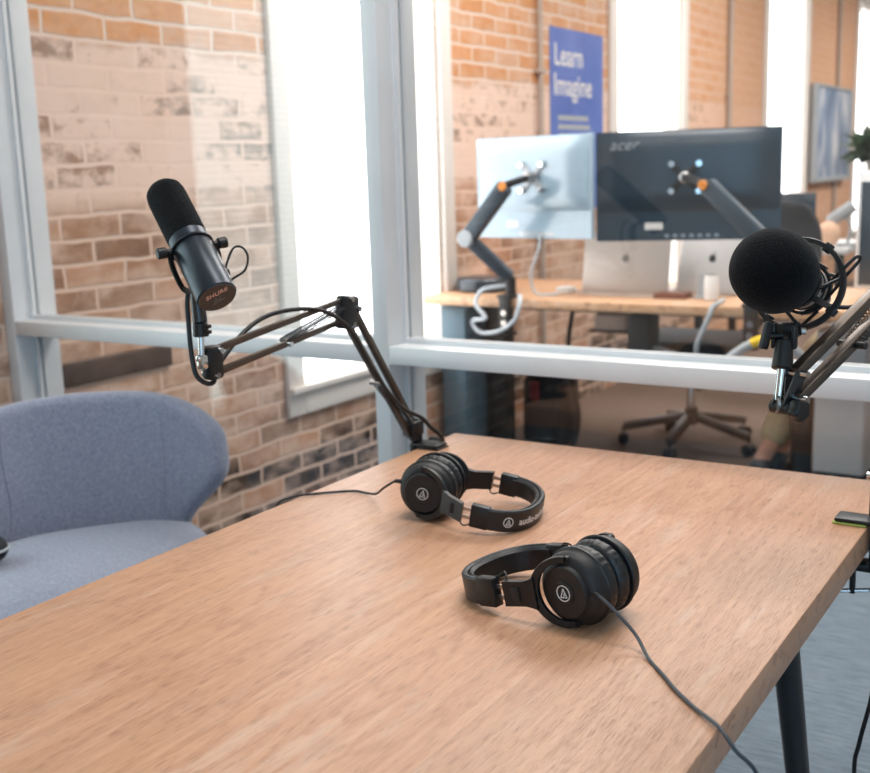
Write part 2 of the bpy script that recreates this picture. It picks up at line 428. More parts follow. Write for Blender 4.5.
# ------------------------------------------------------------------ room shell
WX = -2.53; PY0 = 1.86; PY1 = 2.00
struct('floor', box((WX, -1.7, -.1), (2.2, 1.93, 0)), 'carpet')
struct('floor_entry', box((WX, 1.93, -.1), (4.5, 3.75, 0)), 'carpet')
struct('floor_office', box((WX, 3.75, -.1), (4.5, 15, 0)), 'carpet2')
struct('ceiling', box((WX, -1.7, 3.0), (4.5, 15, 3.1)), 'ceil')
struct('wall_back', box((WX - .3, 15, 0), (4.5, 15.2, 3)), 'plaster')
struct('wall_front', box((WX - .3, -1.9, 0), (2.2, -1.7, 3)), 'plaster')
struct('wall_right', box((2.2, -1.9, 0), (2.4, 1.86, 3)), 'plaster')
struct('wall_right_office', box((4.5, 1.86, 0), (4.7, 15.2, 3)), 'plaster')
# brick wall with five windows
WY = [(.26, 1.27), (3.07, 4.06), (5.93, 6.96), (8.86, 10.0), (12.0, 13.1)]
SILL = .50; HEAD = 2.75
wl = MB(); ys = [-1.9] + [v for ab in WY for v in ab] + [15.2]
for i in range(0, len(ys), 2): wl.box((WX - .3, ys[i], 0), (WX, ys[i + 1], 3))
for a, b in WY:
    wl.box((WX - .3, a, 0), (WX, b, SILL)); wl.box((WX - .3, a, HEAD), (WX, b, 3))
bmesh.ops.remove_doubles(wl.bm, verts=wl.bm.verts, dist=1e-5)
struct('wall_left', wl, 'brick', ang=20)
for i, (a, b) in enumerate(WY):
    w = sthing('window_%d' % (i + 1)); c = .09 if i < 2 else .1
    m = MB()
    m.box((WX + .001, a - c, SILL - .095), (WX + .022, a, HEAD + c), .003); m.box((WX + .001, b, SILL - .095), (WX + .022, b + c, HEAD + c), .003)
    m.box((WX + .001, a, HEAD), (WX + .022, b, HEAD + c), .003)
    m.build('casing', 'casing', w)
    m = MB(); m.box((WX - .12, a + .001, SILL + .001), (WX - .001, a + .02, HEAD - .001)); m.box((WX - .12, b - .02, SILL + .001), (WX - .001, b - .001, HEAD - .001)); m.box((WX - .12, a + .02, HEAD - .02), (WX - .001, b - .02, HEAD - .001))
    m.build('jamb', 'casing', w)
    MB().box((WX - .12, a + .02, SILL + .001), (WX - .001, b - .02, SILL + .012)).box((WX + .022, a - c, SILL - .01), (WX + .045, b + c, SILL + .012), .003).build('sill', 'casing', w)
    MB().box((WX + .001, a, SILL - .095), (WX + .024, b, SILL - .011), .003).build('apron', 'casing', w)
    MB().box((WX - .118, a + .02, SILL + .012), (WX - .10, b - .02, HEAD - .02)).build('pane', 'day0' if i == 0 else 'day', w)
# timber let into the brick by the glass partition
struct('trim_5', MB().box((WX + .001, 2.03, .685), (WX + .014, 2.44, .752), .003), 'timber')
# conduits fixed to the piers
for k, (y, z1, lab) in enumerate(((4.98, 3.0, 'thin grey conduit on the brick beside the blue poster'), (7.9, 3.0, 'thin grey conduit on the brick pier above the black monitor'), (11.15, 3.0, 'thin grey conduit on the brick pier above the framed picture'))):
    t = thing('wall_conduit', lab, 'conduit', (WX + .02, y, 0), group='conduits on the brick piers')
    MB().cyl((WX + .02, y, .3), (WX + .02, y, z1 - .001), .014 if k == 0 else .02, seg=12).build('pipe', 'conduit', t)
    for zz in (.9, 1.7, 2.5): MB().box((WX + .001, y - .035, zz), (WX + .036, y + .035, zz + .02), .003).build('clip', 'conduit', t)

# glazed partition: white 140 x 38 mm members
def member(name, x0, x1, z0, z1): return struct(name, MB().box((x0, PY0, z0), (x1, PY1, z1), .003), 'white')
posts = [(WX + .001, -2.489), (-1.334, -1.296), (-.128, -.09), (1.04, 1.078), (2.162, 2.2)]
TOP = 2.55
for k, (a, b) in enumerate(posts): member('trim_%d' % (10 + k), a, b, 0, 2.999)
n = 20
for (a, b) in zip(posts, posts[1:]):
    x0, x1 = a[1], b[0]
    for (z0, z1) in ((0, .038), (.861, .899), (TOP, TOP + .038)):
        member('trim_%d' % n, x0, x1, z0, z1); n += 1
n = 6
for (a, b) in zip(posts, posts[1:]):
    x0, x1 = a[1], b[0]
    for (z0, z1) in ((.038, .861), (.899, TOP), (TOP + .038, 2.999)):
        w = sthing('window_%d' % (n + 1)); n += 1
        MB().box((x0 + .004, 1.926, z0 + .004), (x1 - .004, 1.934, z1 - .004)).build('glass_pane', 'glass', w)
        m = MB()
        for y0, y1 in ((1.915, 1.9255), (1.9345, 1.945)):
            m.box((x0, y0, z0), (x0 + .010, y1, z1)); m.box((x1 - .010, y0, z0), (x1, y1, z1))
            m.box((x0 + .010, y0, z0), (x1 - .010, y1, z0 + .010)); m.box((x0 + .010, y0, z1 - .010), (x1 - .010, y1, z1))
        m.build('glazing_bead', 'white', w)

# ------------------------------------------------------------------ table
TX0, TX1, TY0, TY1, TZ = -1.100, -.288, -.55, 1.795, .75
tb = thing('meeting_table', 'oak topped meeting table with black splayed round legs in the foreground', 'table', (-.694, .62, 0))
MB().box((TX0, TY0, TZ - .04), (TX1, TY1, TZ), .0025).build('tabletop', 'oak', tb)
def leg(x, y, sx, sy):
    m = MB(); m.cyl((x, y, .7095), (x + sx, y + sy, .012), .0205, .0125, 24)
    o = m.build('leg', 'tube', tb)
    MB().cyl((x + sx, y + sy, 0), (x + sx, y + sy, .0118), .014, seg=16).build('foot', 'rubber', o)
    MB().box((x - .05, y - .05, .7), (x + .05, y + .05, .7098), .001).build('mounting_plate', 'tube', o)
leg(-.384, 1.455, .062, .07); leg(-1.004, 1.455, -.062, .07); leg(-.384, -.21, .062, -.07); leg(-1.004, -.21, -.062, -.07)

# ------------------------------------------------------------------ headphones
def logo(mb, org, ux, uy, r, w=.0011, lift=None):
    """thin ring with a slanted triangular mark inside"""
    org = V(org); ux = V(ux); uy = V(uy); nrm = ux.cross(uy)
    f = lambda u, v: org + ux * u + uy * v
    mb.tube([f(r * math.cos(a), r * math.sin(a)) for a in [2 * PI * k / 40 for k in range(40)]], w * .55, 6, True)
    P = lambda u, v: f(u * r, v * r)
    for a, b in (((-.5, -.55), (.06, .62)), ((.06, .62), (.5, -.55)), ((-.5, -.55), (-.02, -.55)), ((-.02, -.55), (.22, .16)), ((.18, -.55), (.5, -.55))):
        mb.tube([P(*a), P(*b)], w * .5, 6)

def headphones(label, loc, rotz, roll, sep, text_side, cable_pts, cable_mat):
    t = thing('headphones', label, 'headphones', loc, rotz, 'studio headphones on the table')
    t.rotation_euler = (roll, math.radians(10.2), rotz); k_ = .965 if text_side else 1.0; t.scale = (k_, k_, k_)
    for s in (-1, 1):
        ax = V((0, s, 0)); R0 = .0005
        # pad
        pr = [(.022, R0), (.036, R0), (.0405, R0 + .003), (.0430, R0 + .009), (.0425, R0 + .015), (.040, R0 + .0185), (.030, R0 + .0185), (.022, R0 + .012), (.022, R0)]
        cup = MB().lathe([(0, .0195), (.0435, .0195), (.0442, .021), (.0442, .0235), (.0425, .0255), (.0420, .030), (.0405, .036), (.037, .0405), (.031, .0425), (.0305, .0455), (.029, .0475), (.0, .0475)], (0, 0, 0), ax, 56).build('ear_cup', 'blackm', t, local=True)
        MB().lathe(pr, (0, 0, 0), ax, 128, wave=lambda a, h: .012 * math.sin(a * 31) * max(0, math.sin(PI * (h - R0) / .0185)) + .006 * math.sin(a * 17 + 1)).build('ear_pad', 'leather', cup, local=True)
        MB().lathe([(.0441, .0195), (.0452, .0205), (.0452, .0228), (.0441, .0238)], (0, 0, 0), ax, 56).build('rim_ring', 'black', cup, local=True)
        MB().lathe([(0, .0476), (.0125, .0476), (.0135, .0482), (.0128, .0487), (0, .0487)], (0, 0, 0), ax, 40).build('badge', 'black', cup, local=True)
        m = MB(); logo(m, (0, s * .0489, 0), (-s * 1, 0, 0), (0, 0, 1), .0088); o = m.build('emblem', 'print', cup, local=True); o['label'] = 'white ring emblem'
        # fork, around the cup from top pivot to bottom pivot
        pts = []; sc = []
        for k in range(25):
            th = math.radians(-100 + 200 * k / 24); c = math.cos(th)
            pts.append(V((.0365 * c + .001, s * (.0425 + .0105 * max(0, c) ** .7), .0370 * math.sin(th)))); sc.append(.85 + .35 * max(0, c) ** 2)
        m = MB(); m.sweep(pts, [(-.0026, -.0042), (.0026, -.0042), (.0032, -.0036), (.0032, .0036), (.0026, .0042), (-.0026, .0042), (-.0032, .0036), (-.0032, -.0036)], scale=sc)
        for e in (0, -1): m.cyl(V((pts[e].x, s * .0430, pts[e].z)), V((pts[e].x, s * .032, pts[e].z * .97)), .0042, seg=12)
        fk = m.build('fork', 'black', t, local=True)
        m = MB(); ymid = s * .0545
        fl = (sep - .0585) / .036
        m.prism([(.0335, -.0185), (.039, -.0165), (.047, -.0145), (.073, -.0145), (.073, .0145), (.047, .0145), (.039, .0165), (.0335, .0185)], lambda u, v: V((u, ymid - .0040 + s * (u - .0335) * (.10 + fl), v)), lambda u, v: V((u, ymid + .0045 + s * (u - .0335) * (.10 + fl), v)))
        m.build('yoke_arm', 'black', t, local=True)
        yy = ymid + s * .022 * (.10 + fl)
        m = MB(); m.box((.052, yy + s * .0030, -.008), (.064, yy + s * .0062, .008), .0005); m.build('yoke_cover', 'blackm', fk, local=True)
        # steel sliders
        for zz in (-.0062, .0062):
            MB().box((.070, s * (sep - .001) - .0012, zz - .0026), (.096, s * (sep - .001) + .0012, zz + .0026)).build('slider_rod', 'steel', t, local=True)
        # band end cap
        R = Matrix.Rotation(-s * .02, 3, 'Z')
        ec = MB().box((.0865, s * sep - .0068, -.0172), (.114, s * sep + .0068, .0172), .002, rot=R).build('band_end', 'black', t, local=True)
        # little signal wire from fork to band end
        ww = [(.070, .0, -.0138), (.0735, .0, -.019), (.078, .0, -.0205), (.083, .0, -.018), (.089, .0, -.016)] if text_side else [(.071, .0, .0138), (.0745, -.004, .020), (.080, -.007, .0215), (.085, -.003, .018), (.092, -.001, .0165)]
        MB().tube([V((a_, s * (sep - .002 + b_), c_)) for a_, b_, c_ in ww], .0011, 8, sub=5).build('signal_wire', 'rubber', ec, local=True)
    # headband
    def arc(off, n=48, e=2.25):
        out = []
        for k in range(n + 1):
            a = -PI / 2 + PI * k / n; ca = math.cos(a); sa = math.sin(a)
            x = .107 + (.060 + off) * abs(ca) ** (2 / e); y = (sep + .001 + off) * math.copysign(abs(sa) ** (2 / e), sa)
            out.append(V((x, y, 0)))
        return out
    def strip(off, th, zw, rnd): 
        h = zw; return arc(off), [(-th, -h + rnd), (-th + rnd, -h), (th - rnd, -h), (th, -h + rnd), (th, h - rnd), (th - rnd, h), (-th + rnd, h), (-th, h - rnd)]
    p, q = strip(.0015, .0038, .0162, .0024); MB().sweep(p, q, up=(0, 0, 1)).build('headband', 'leather', t, local=True)
    p, q = strip(-.0055, .0036, .0145, .0032); MB().sweep(p, q, up=(0, 0, 1)).build('headband_pad', 'leather', t, local=True)
    if text_side:
        m = MB(); path = arc(.0058, 400); L = [0]
        for a, b in zip(path, path[1:]): L.append(L[-1] + (b - a).length)
        def on(sv, zv, d=0):
            sv = max(0, min(L[-1] - 1e-5, sv)); k = next(i for i in range(len(L) - 1) if L[i + 1] >= sv)
            f = (sv - L[k]) / (L[k + 1] - L[k]); pt = path[k].lerp(path[k + 1], f); tn = (path[k + 1] - path[k]).normalized(); nr = V((tn.y, -tn.x, 0))
            return pt + nr * d + V((0, 0, zv))
        s0 = .046
        m.text('audio-technica', .0150, lambda c: on(s0 + .009 + .045 + c.x, c.y - .0005, c.z), .0003, 0, 1.0)
        o = m.build('band_lettering', 'print', t, local=True); o['label'] = 'white lettering and ring emblem on the band'
        m = MB(); a = on(s0 - .0085, 0, .0004); b = on(s0 - .0075, 0, .0004); ux = (b - a).normalized()
        logo(m, a, ux, (0, 0, 1), .0072, .0013); m.build('band_emblem', 'print', t, local=True)
    mw = t.matrix_basis.copy()
    # cable, given in world space
    inv = (Matrix.Translation(V(loc)) @ t.rotation_euler.to_matrix().to_4x4() @ Matrix.Diagonal((k_, k_, k_, 1))).inverted()
    pts = [inv @ V(p) for p in cable_pts]
    if text_side: pts = [V((-.0385, -.0340, .006)), V((-.049, -.036, .005))] + pts
    MB().tube(pts, .00195, 10, sub=8).build('cable', cable_mat, t, local=True)
    d = (pts[1] - pts[0]).normalized()
    MB().cyl(pts[0] - d * .006, pts[0] + d * .012, .0042, .0028, 14).build('cable_boot', 'rubber', t, local=True)
    return t
HZ = TZ + .0452
headphones('black over-ear headphones with white lettering on the band, further back on the table', (-.862, 1.340, HZ - .0015), math.radians(13), math.radians(1.5), .078, True,
           [(-.932, 1.312, .787), (-.970, 1.346, .764), (-1.004, 1.370, .7535), (-1.032, 1.374, .7525), (-1.058, 1.356, .7525), (-1.085, 1.330, .7525), (-1.100, 1.300, .754), (-1.106, 1.268, .748), (-1.112, 1.255, .70), (-1.112, 1.27, .60), (-1.10, 1.29, .45), (-1.10, 1.30, .25), (-1.08, 1.33, .06), (-1.04, 1.38, .004)], 'rubber')
headphones('black over-ear headphones with grey cord, nearest on the table', (-.4935, 1.088, HZ), math.radians(166), math.radians(-3), .063, False,
           [(-.474, 1.043, .8), (-.461, 1.040, .797), (-.443, 1.038, .785), (-.418, 1.033, .766), (-.395, 1.012, .7525), (-.370, .985, .7525), (-.345, .957, .7525), (-.318, .932, .7525), (-.300, .917, .7535), (-.285, .905, .7525), (-.268, .896, .740), (-.252, .910, .712), (-.245, .925, .64), (-.25, .94, .45), (-.25, .95, .2), (-.22, .93, .03), (-.15, .85, .004)], 'gcable')

# ------------------------------------------------------------------ desk-clamp for boom arms
def clamp(t, x, y, inward, pad_mat):
    """C-clamp on the table edge at x; inward = +1/-1 direction towards the table middle"""
    i = inward
    X = lambda a, b: (min(x + i * a, x + i * b), max(x + i * a, x + i * b))
    def bx_(a, b, dy, z0, z1, bev=.003): 
        u, v = X(a, b); m.box((u, y - dy, z0), (v, y + dy, z1), bev)
    m = MB(); bx_(-.014, .045, .019, TZ + .0032, TZ + .0095); bx_(-.016, -.003, .018, TZ - .062, TZ + .0095); bx_(-.016, .040, .016, TZ - .066, TZ - .054)
    c = m.build('clamp', 'black', t)
    m = MB(); bx_(.002, .047, .0195, TZ + .0002, TZ + .0031, .001); m.build('clamp_pad', pad_mat, c)
    MB().cyl((x + i * .020, y, TZ - .104), (x + i * .020, y, TZ - .054), .0042, seg=12).cyl((x + i * .020, y, TZ - .0535), (x + i * .020, y, TZ - .0405), .010, seg=16).build('clamp_screw', 'black', c)
    MB().cyl((x + i * .020 - .030, y - .010, TZ - .103), (x + i * .020 + .030, y + .010, TZ - .098), .0030, seg=10).build('clamp_handle', 'chrome', c)

# ------------------------------------------------------------------ left boom arm (plane of the table's left edge)
AX = -1.112
def Y(p): return V((AX, p[0], p[1]))
la = thing('microphone_boom_arm', 'black scissor boom arm clamped to far left corner of the table', 'boom arm', (AX, 1.675, TZ), group='scissor boom arms')
clamp(la, TX0, 1.675, 1, 'rubber')
MB().cyl((AX, 1.675, TZ + .0095), (AX, 1.675, TZ + .030), .012, seg=18, bev=.002).cyl((AX + .001, 1.675, TZ + .03), (AX + .001, 1.675, TZ + .05), .008, seg=14).box((AX - .014, 1.650, TZ + .022), (AX + .014, 1.684, TZ + .050), .004).build('base_swivel', 'black', la)
def rods(t, pairs, w, mat='arm', up=(1, 0, 0)):
    for a, b in pairs: MB().bar(a, b, w, w, up, .0012).build('arm_tube', mat, t)
rods(la, [(Y((1.497, 1.028)), Y((1.672, .785))), (Y((1.480, 1.003)), Y((1.655, .772)))], .0105)
rods(la, [(Y((1.160, 1.009)), Y((1.478, 1.047))), (Y((1.150, .9745)), Y((1.465, 1.012)))], .0095)
# elbow
R = Matrix.Rotation(math.radians(-8), 3, 'X')
MB().box((AX - .011, 1.458, .996), (AX + .011, 1.502, 1.052), .006, rot=R).build('elbow_block', 'black', la)
for (a, b) in ((1.478, 1.047), (1.497, 1.028), (1.480, 1.003)): MB().cyl((AX - .016, a, b), (AX + .016, a, b), .0048, seg=12).build('bolt', 'chrome', la)
# springs
def spring(t, p0, p1, r, turns, mat):
    p0 = V(p0); p1 = V(p1); d = (p1 - p0); z = d.normalized(); x = z.orthogonal().normalized(); y = z.cross(x); n = turns * 10
    MB().tube([p0 + d * (k / n) + (x * math.cos(2 * PI * k / 10) + y * math.sin(2 * PI * k / 10)) * r for k in range(n + 1)], .0009, 5).build('spring', mat, t)
for dx in (-.0075, .0075):
    spring(la, (AX + dx, 1.315, 1.000), (AX + dx, 1.468, 1.034), .0026, 42, 'tube')
    spring(la, (AX + dx, 1.556, .892), (AX + dx, 1.662, .790), .0030, 40, 'tube')
for (a, b) in ((1.318, .9945), (1.556, .890)): MB().cyl((AX - .013, a, b), (AX + .013, a, b), .0042, seg=12).build('bolt', 'chrome', la)
# head joint
MB().box((AX - .011, 1.141, .967), (AX + .011, 1.169, 1.016), .006).build('head_block', 'black', la)
MB().box((AX - .007, 1.129, .985), (AX + .007, 1.142, 1.006), .003).build('head_bracket', 'chrome', la)
for (a, b) in ((1.160, 1.009), (1.150, .9745)): MB().cyl((AX - .015, a, b), (AX + .016, a, b), .0042, seg=12).build('bolt', 'chrome', la)
MB().ball((AX - .002, 1.132, 1.001), .006, 12, 8).build('ball_joint', 'chrome', la)
MB().cyl((AX, 1.134, .998), (AX, 1.136, 1.034), .0048, seg=16).build('head_pin', 'chrome', la)
MB().cyl((AX, 1.136, 1.032), (AX, 1.136, 1.052), .0115, .0105, 20, .001).box((AX + .009, 1.130, 1.036), (AX + .016, 1.142, 1.041), .001).box((AX + .009, 1.130, 1.044), (AX + .016, 1.142, 1.049), .001).build('head_collar', 'black', la)
MB().cyl((AX, 1.136, 1.052), (AX - .003, 1.137, 1.093), .0105, .0098, 18, .001).build('head_tube', 'tube', la)

# ------------------------------------------------------------------ left microphone: dark cylinder in a yoke
FWD = V((-.5273, .8282, -.1899)); RT = V((.8463, .5318, -.0312)); UP = V((-.0752, .1772, .9813))
YR = math.radians(-17)
mc = V((-1.1215, 1.136, 1.162))
f0 = V((-1.2018, 1.166, 1.2467)); r0 = V((-1.0475, 1.1058, 1.0928))
axn = (r0 - f0).normalized(); f0 = f0 + axn * .011; Lm = (r0 - f0).length
side = RT - axn * RT.dot(axn); side.normalize(); upm = side.cross(axn)
if upm.z < 0: upm = -upm
side, upm = (side * math.cos(YR) + upm * math.sin(YR)), (upm * math.cos(YR) - side * math.sin(YR))
mk = thing('broadcast_microphone', 'dark grey cylindrical broadcast microphone on the left boom arm', 'microphone', mc, group='microphones over the table')
rb = .0282
MB().lathe([(0, 0), (.014, .0005), (.022, .004), (.0265, .010), (.0280, .018), (.0284, .03), (.0284, .104), (0, .104)], f0, axn, 40).build('foam_windscreen', 'foam', mk)
bd = MB().lathe([(0, .1038), (.0272, .1038), (.0285, .1055), (.0288, .118), (.0275, .1192), (.0275, .1208), (rb, .1220), (rb, Lm - .0016), (rb - .0014, Lm), (0, Lm)], f0, axn, 48).build('body', 'mic', mk)
bp = MB().lathe([(0, Lm + .0001), (rb - .0017, Lm + .0001), (rb - .0019, Lm + .0009), (0, Lm + .0009)], f0, axn, 40).build('rear_plate', 'label', bd)
rc = f0 + axn * (Lm + .0011); RU = RT - axn * RT.dot(axn); RU.normalize(); RV = axn.cross(RU) * -1
if RV.dot(UP) < 0: RV = -RV
RUt = (RU * .985 + RV * .17).normalized(); RVt = (RV * .985 - RU * .17).normalized()
tx = lambda cu, cv: (lambda c: rc + RUt * (c.x + cu) + RVt * (c.y + cv) + axn * c.z)
MB().text('SHURE', .0104, tx(.001, .0085), .0002, .28, 1.05).build('lettering', 'red', bp)
m = MB()
for (u, v, w) in ((-.003, .0005, .003), (.004, .0005, .003), (-.002, -.004, .011), (.004, -.0075, .010), (-.006, -.009, .008)):
    m.prism([(u - w / 2, v - .0004), (u + w / 2, v - .0004), (u + w / 2, v + .0004), (u - w / 2, v + .0004)], lambda a, b: rc + RUt * a + RVt * b, lambda a, b: rc + RUt * a + RVt * b + axn * .0003)
m.build('small_print', 'dim', bp)
# yoke with two thumb nuts
yc = f0 + axn * .1215
m = MB()
m.tube([yc + (side * math.cos(a) + upm * math.sin(a)) * .0292 for a in [2 * PI * k / 40 for k in range(40)]], .0017, 8, True)
m.build('yoke_ring', 'black', mk)
yk = MB(); mount = V((AX - .003, 1.1372, 1.0925))
yk.sweep(smooth_path([yc - side * .0335 + axn * .002, yc - side * .0340 + axn * .020 - upm * .012, yc - side * .0270 + axn * .046 - upm * .028, mount + V((-.004, 0, .004))], 6), [(-.0042, -.0012), (.0042, -.0012), (.0042, .0012), (-.0042, .0012)])
yk.sweep(smooth_path([yc + side * .0335 + axn * .002, yc + side * .0340 + axn * .018 - upm * .016, yc + side * .018 + axn * .046 - upm * .034, mount + V((.004, 0, .004))], 6), [(-.0042, -.0012), (.0042, -.0012), (.0042, .0012), (-.0042, .0012)])
yo = yk.build('yoke', 'black', mk)
for s in (-1, 1):
    MB().cyl(yc + side * s * .030, yc + side * s * .0375, .0045, seg=14).cyl(yc + side * s * .0372, yc + side * s * .0505, .0078, .0078, 24, .0012).build('thumb_nut', 'rubber', mk)
# little cable loop out of the body
lp = f0 + axn * (Lm - .036) + side * .0275 + upm * .004
MB().cyl(lp - side * .004, lp + side * .003 + axn * .0005, .0046, seg=14).build('grommet', 'rubber', mk)
MB().tube([lp, lp + side * .004 - axn * .012 + upm * .002, lp + side * .020 - axn * .030 + upm * .012, lp + side * .033 - axn * .028 + upm * .012, lp + side * .036 - axn * .014 + upm * .006, lp + side * .026 + axn * .001 - upm * .002, lp + side * .010 + axn * .004 - upm * .010, lp - side * .004 + axn * .006 - upm * .020, lp - side * .022 + axn * .01 - upm * .034], .0017, 8, sub=8).build('cable_loop', 'rubber', mk)
# long cable draped along the arm
cab = MB().tube([(-1.120, 1.152, 1.112), (-1.1405, 1.1455, 1.090), (-1.1385, 1.140, 1.047), (-1.1285, 1.132, .998), (-1.1205, 1.133, .972), (-1.110, 1.150, .9625), (-1.122, 1.180, .985), (-1.126, 1.242, 1.0235), (-1.124, 1.305, 1.0425), (-1.102, 1.373, 1.0430), (-1.098, 1.429, 1.0235), (-1.096, 1.474, .988), (-1.096, 1.5145, .934), (-1.096, 1.570, .871), (-1.094, 1.614, .834), (-1.086, 1.656, .810), (-1.078, 1.6725, .790), (-1.0705, 1.692, .772), (-1.074, 1.708, .7555), (-1.10, 1.722, .7545), (-1.118, 1.728, .745), (-1.124, 1.73, .69), (-1.122, 1.735, .4), (-1.12, 1.74, .05), (-1.10, 1.76, .005)], .0036, 10, sub=8).build('microphone_cable', 'rubber')
tag(cab, 'black cable draped along the left scissor arm down to the table corner', 'cable')

# ------------------------------------------------------------------ right microphone with round foam ball in a shock mount
bc = V((-.3564, 1.2903, 1.1265)); rgc = V((-.3419, 1.3737, 1.1072)); ax2 = (FWD * .785 + RT * .605 - UP * .12).normalized()
sx = RT - ax2 * RT.dot(ax2); sx.normalize(); sy = sx.cross(ax2)
if sy.z < 0: sy = -sy
pol = lambda a, r, h: bc + ax2 * h + (sx * math.cos(a) + sy * math.sin(a)) * r
rm = thing('ball_microphone', 'silver microphone under a round black foam ball on the right boom arm', 'microphone', bc, group='microphones over the table')
MB().lathe([(0, -.049), (.014, -.0470), (.027, -.0405), (.038, -.0305), (.0455, -.017), (.0490, -.001), (.0490, .014), (.0455, .029), (.038, .0405), (.030, .046), (.0, .046)], bc, ax2, 56).build('foam_ball', 'foam', rm)
b2 = MB().lathe([(0, .036), (.0265, .036), (.0275, .038), (.0275, .120), (.0245, .130), (.016, .135), (0, .135)], bc, ax2, 40).build('body', 'silver', rm)
m = MB()
for h in (.0585, .098): m.lathe([(.0276, h), (.0285, h), (.0285, h + .004), (.0276, h + .004)], bc, ax2, 40)
m.build('body_band', 'black', b2)
def onb(c): 
    a = .35 + c.y / .0278; return pol(a, .0279 + c.z, .066 + c.x + .012)
MB().text('CONDENSER', .0048, lambda c: onb(c), .0002).build('lettering', 'print', b2)
# plug and cable joining the arm
MB().cyl(bc + ax2 * .135, bc + ax2 * .185, .0092, .0085, 20, .002).build('plug', 'steel', rm)
sm = thing('shock_mount', 'black ring shock mount cradling the ball microphone', 'shock mount', rgc)
MB().sweep([pol(2 * PI * k / 56, .0545, .085) for k in range(56)], [(-.0022, -.0052), (.0022, -.0052), (.0030, -.004), (.0030, .004), (.0022, .0052), (-.0022, .0052), (-.0030, .004), (-.0030, -.004)], True, up=ax2).build('outer_ring', 'black', sm)
MB().sweep([pol(2 * PI * k / 40, .0312, .070) for k in range(40)], [(-.0018, -.0035), (.0018, -.0035), (.0018, .0035), (-.0018, .0035)], True, up=ax2).build('inner_ring', 'black', sm)
MB().sweep([pol(2 * PI * k / 40, .0312, .110) for k in range(40)], [(-.0018, -.0035), (.0018, -.0035), (.0018, .0035), (-.0018, .0035)], True, up=ax2).build('inner_ring', 'black', sm)
for k in range(4):
    a = PI / 4 + k * PI / 2
    MB().bar(pol(a, .0335, .064), pol(a, .0335, .118), .008, .004, pol(a, 1, 0) - bc, .001).build('inner_strut', 'black', sm)
for k in range(8):
    a = PI / 8 + k * PI / 4; b = a + (.40 if k % 2 else -.40)
    MB().tube([pol(a, .0335, .068 if k % 2 else .112), pol(b, .0535, .085)], .0022, 7).build('elastic_cord', 'rubber', sm)
for k in range(4):
    a = PI / 4 + k * PI / 2
    MB().bar(pol(a - .09, .0548, .085), pol(a + .09, .0548, .085), .012, .010, ax2, .002).build('cord_clip', 'black', sm)
# stem of the mount
s1 = V((-.3488, 1.3285, 1.0615)); s1b = pol(-PI / 2 - .26, .0545, .085); st = V((-.3474, 1.3111, 1.0078))
MB().box(s1b - V((.013, .012, .011)), s1b + V((.013, .012, .007)), .003).build('swivel_block', 'black', sm)
MB().bar(s1b - V((0, 0, .004)), V((-.3490, 1.327, 1.036)), .013, .009, (0, 1, 0), .002).box(V((-.3640, 1.319, 1.030)), V((-.3590, 1.333, 1.060)), .002).box(V((-.3400, 1.319, 1.030)), V((-.3350, 1.333, 1.060)), .002).build('fork_bracket', 'black', sm)
MB().cyl(V((-.3475, 1.3115, 1.0075)), V((-.3490, 1.324, 1.040)), .0125, .0105, 24, .0015).build('stem_sleeve', 'black', sm)
MB().cyl(V((-.366, 1.317, 1.0455)), V((-.352, 1.326, 1.0455)), .0045, seg=12).bar(V((-.3705, 1.311, 1.0300)), V((-.3660, 1.319, 1.0620)), .009, .011, (1, 1, 0), .003).build('wing_nut', 'black', sm)
MB().cyl(V((-.3335, 1.335, 1.050)), V((-.3290, 1.338, 1.050)), .005, seg=12).build('bolt', 'chrome', sm)
# cable loop of the microphone
q = bc + ax2 * .178
mcab = MB().tube([q, q + ax2 * .03 - sx * .002 - sy * .004, q + ax2 * .045 + sx * .03 + V((0, 0, -.006)), (-.262, 1.515, 1.082), (-.236, 1.566, 1.108), (-.212, 1.615, 1.128), (-.200, 1.634, 1.09), (-.200, 1.62, 1.0), (-.222, 1.595, .9), (-.243, 1.56, .80), (-.246, 1.53, .72), (-.262, 1.505, .62), (-.263, 1.50, .535), (-.277, 1.50, .455), (-.282, 1.50, .40), (-.27, 1.5, .2), (-.25, 1.52, .03), (-.2, 1.56, .0045)], .0031, 9, sub=8).build('microphone_cable', 'rubber')
tag(mcab, 'black cable hanging down beside the right edge of the table', 'cable')
lpp = [bc + ax2 * .100 + sx * -.006 - sy * .026, bc + ax2 * .095 + sx * .022 - sy * .012, bc + ax2 * .085 + sx * .052 + sy * .008, bc + ax2 * .085 + sx * .070 + sy * .022, bc + ax2 * .089 + sx * .073 + sy * .019, bc + ax2 * .092 + sx * .055 + sy * .003, bc + ax2 * .105 + sx * .024 - sy * .020, bc + ax2 * .110 + sx * -.006 - sy * .032]
MB().tube(lpp, .0021, 8, sub=8).build('cord_loop', 'rubber', sm)

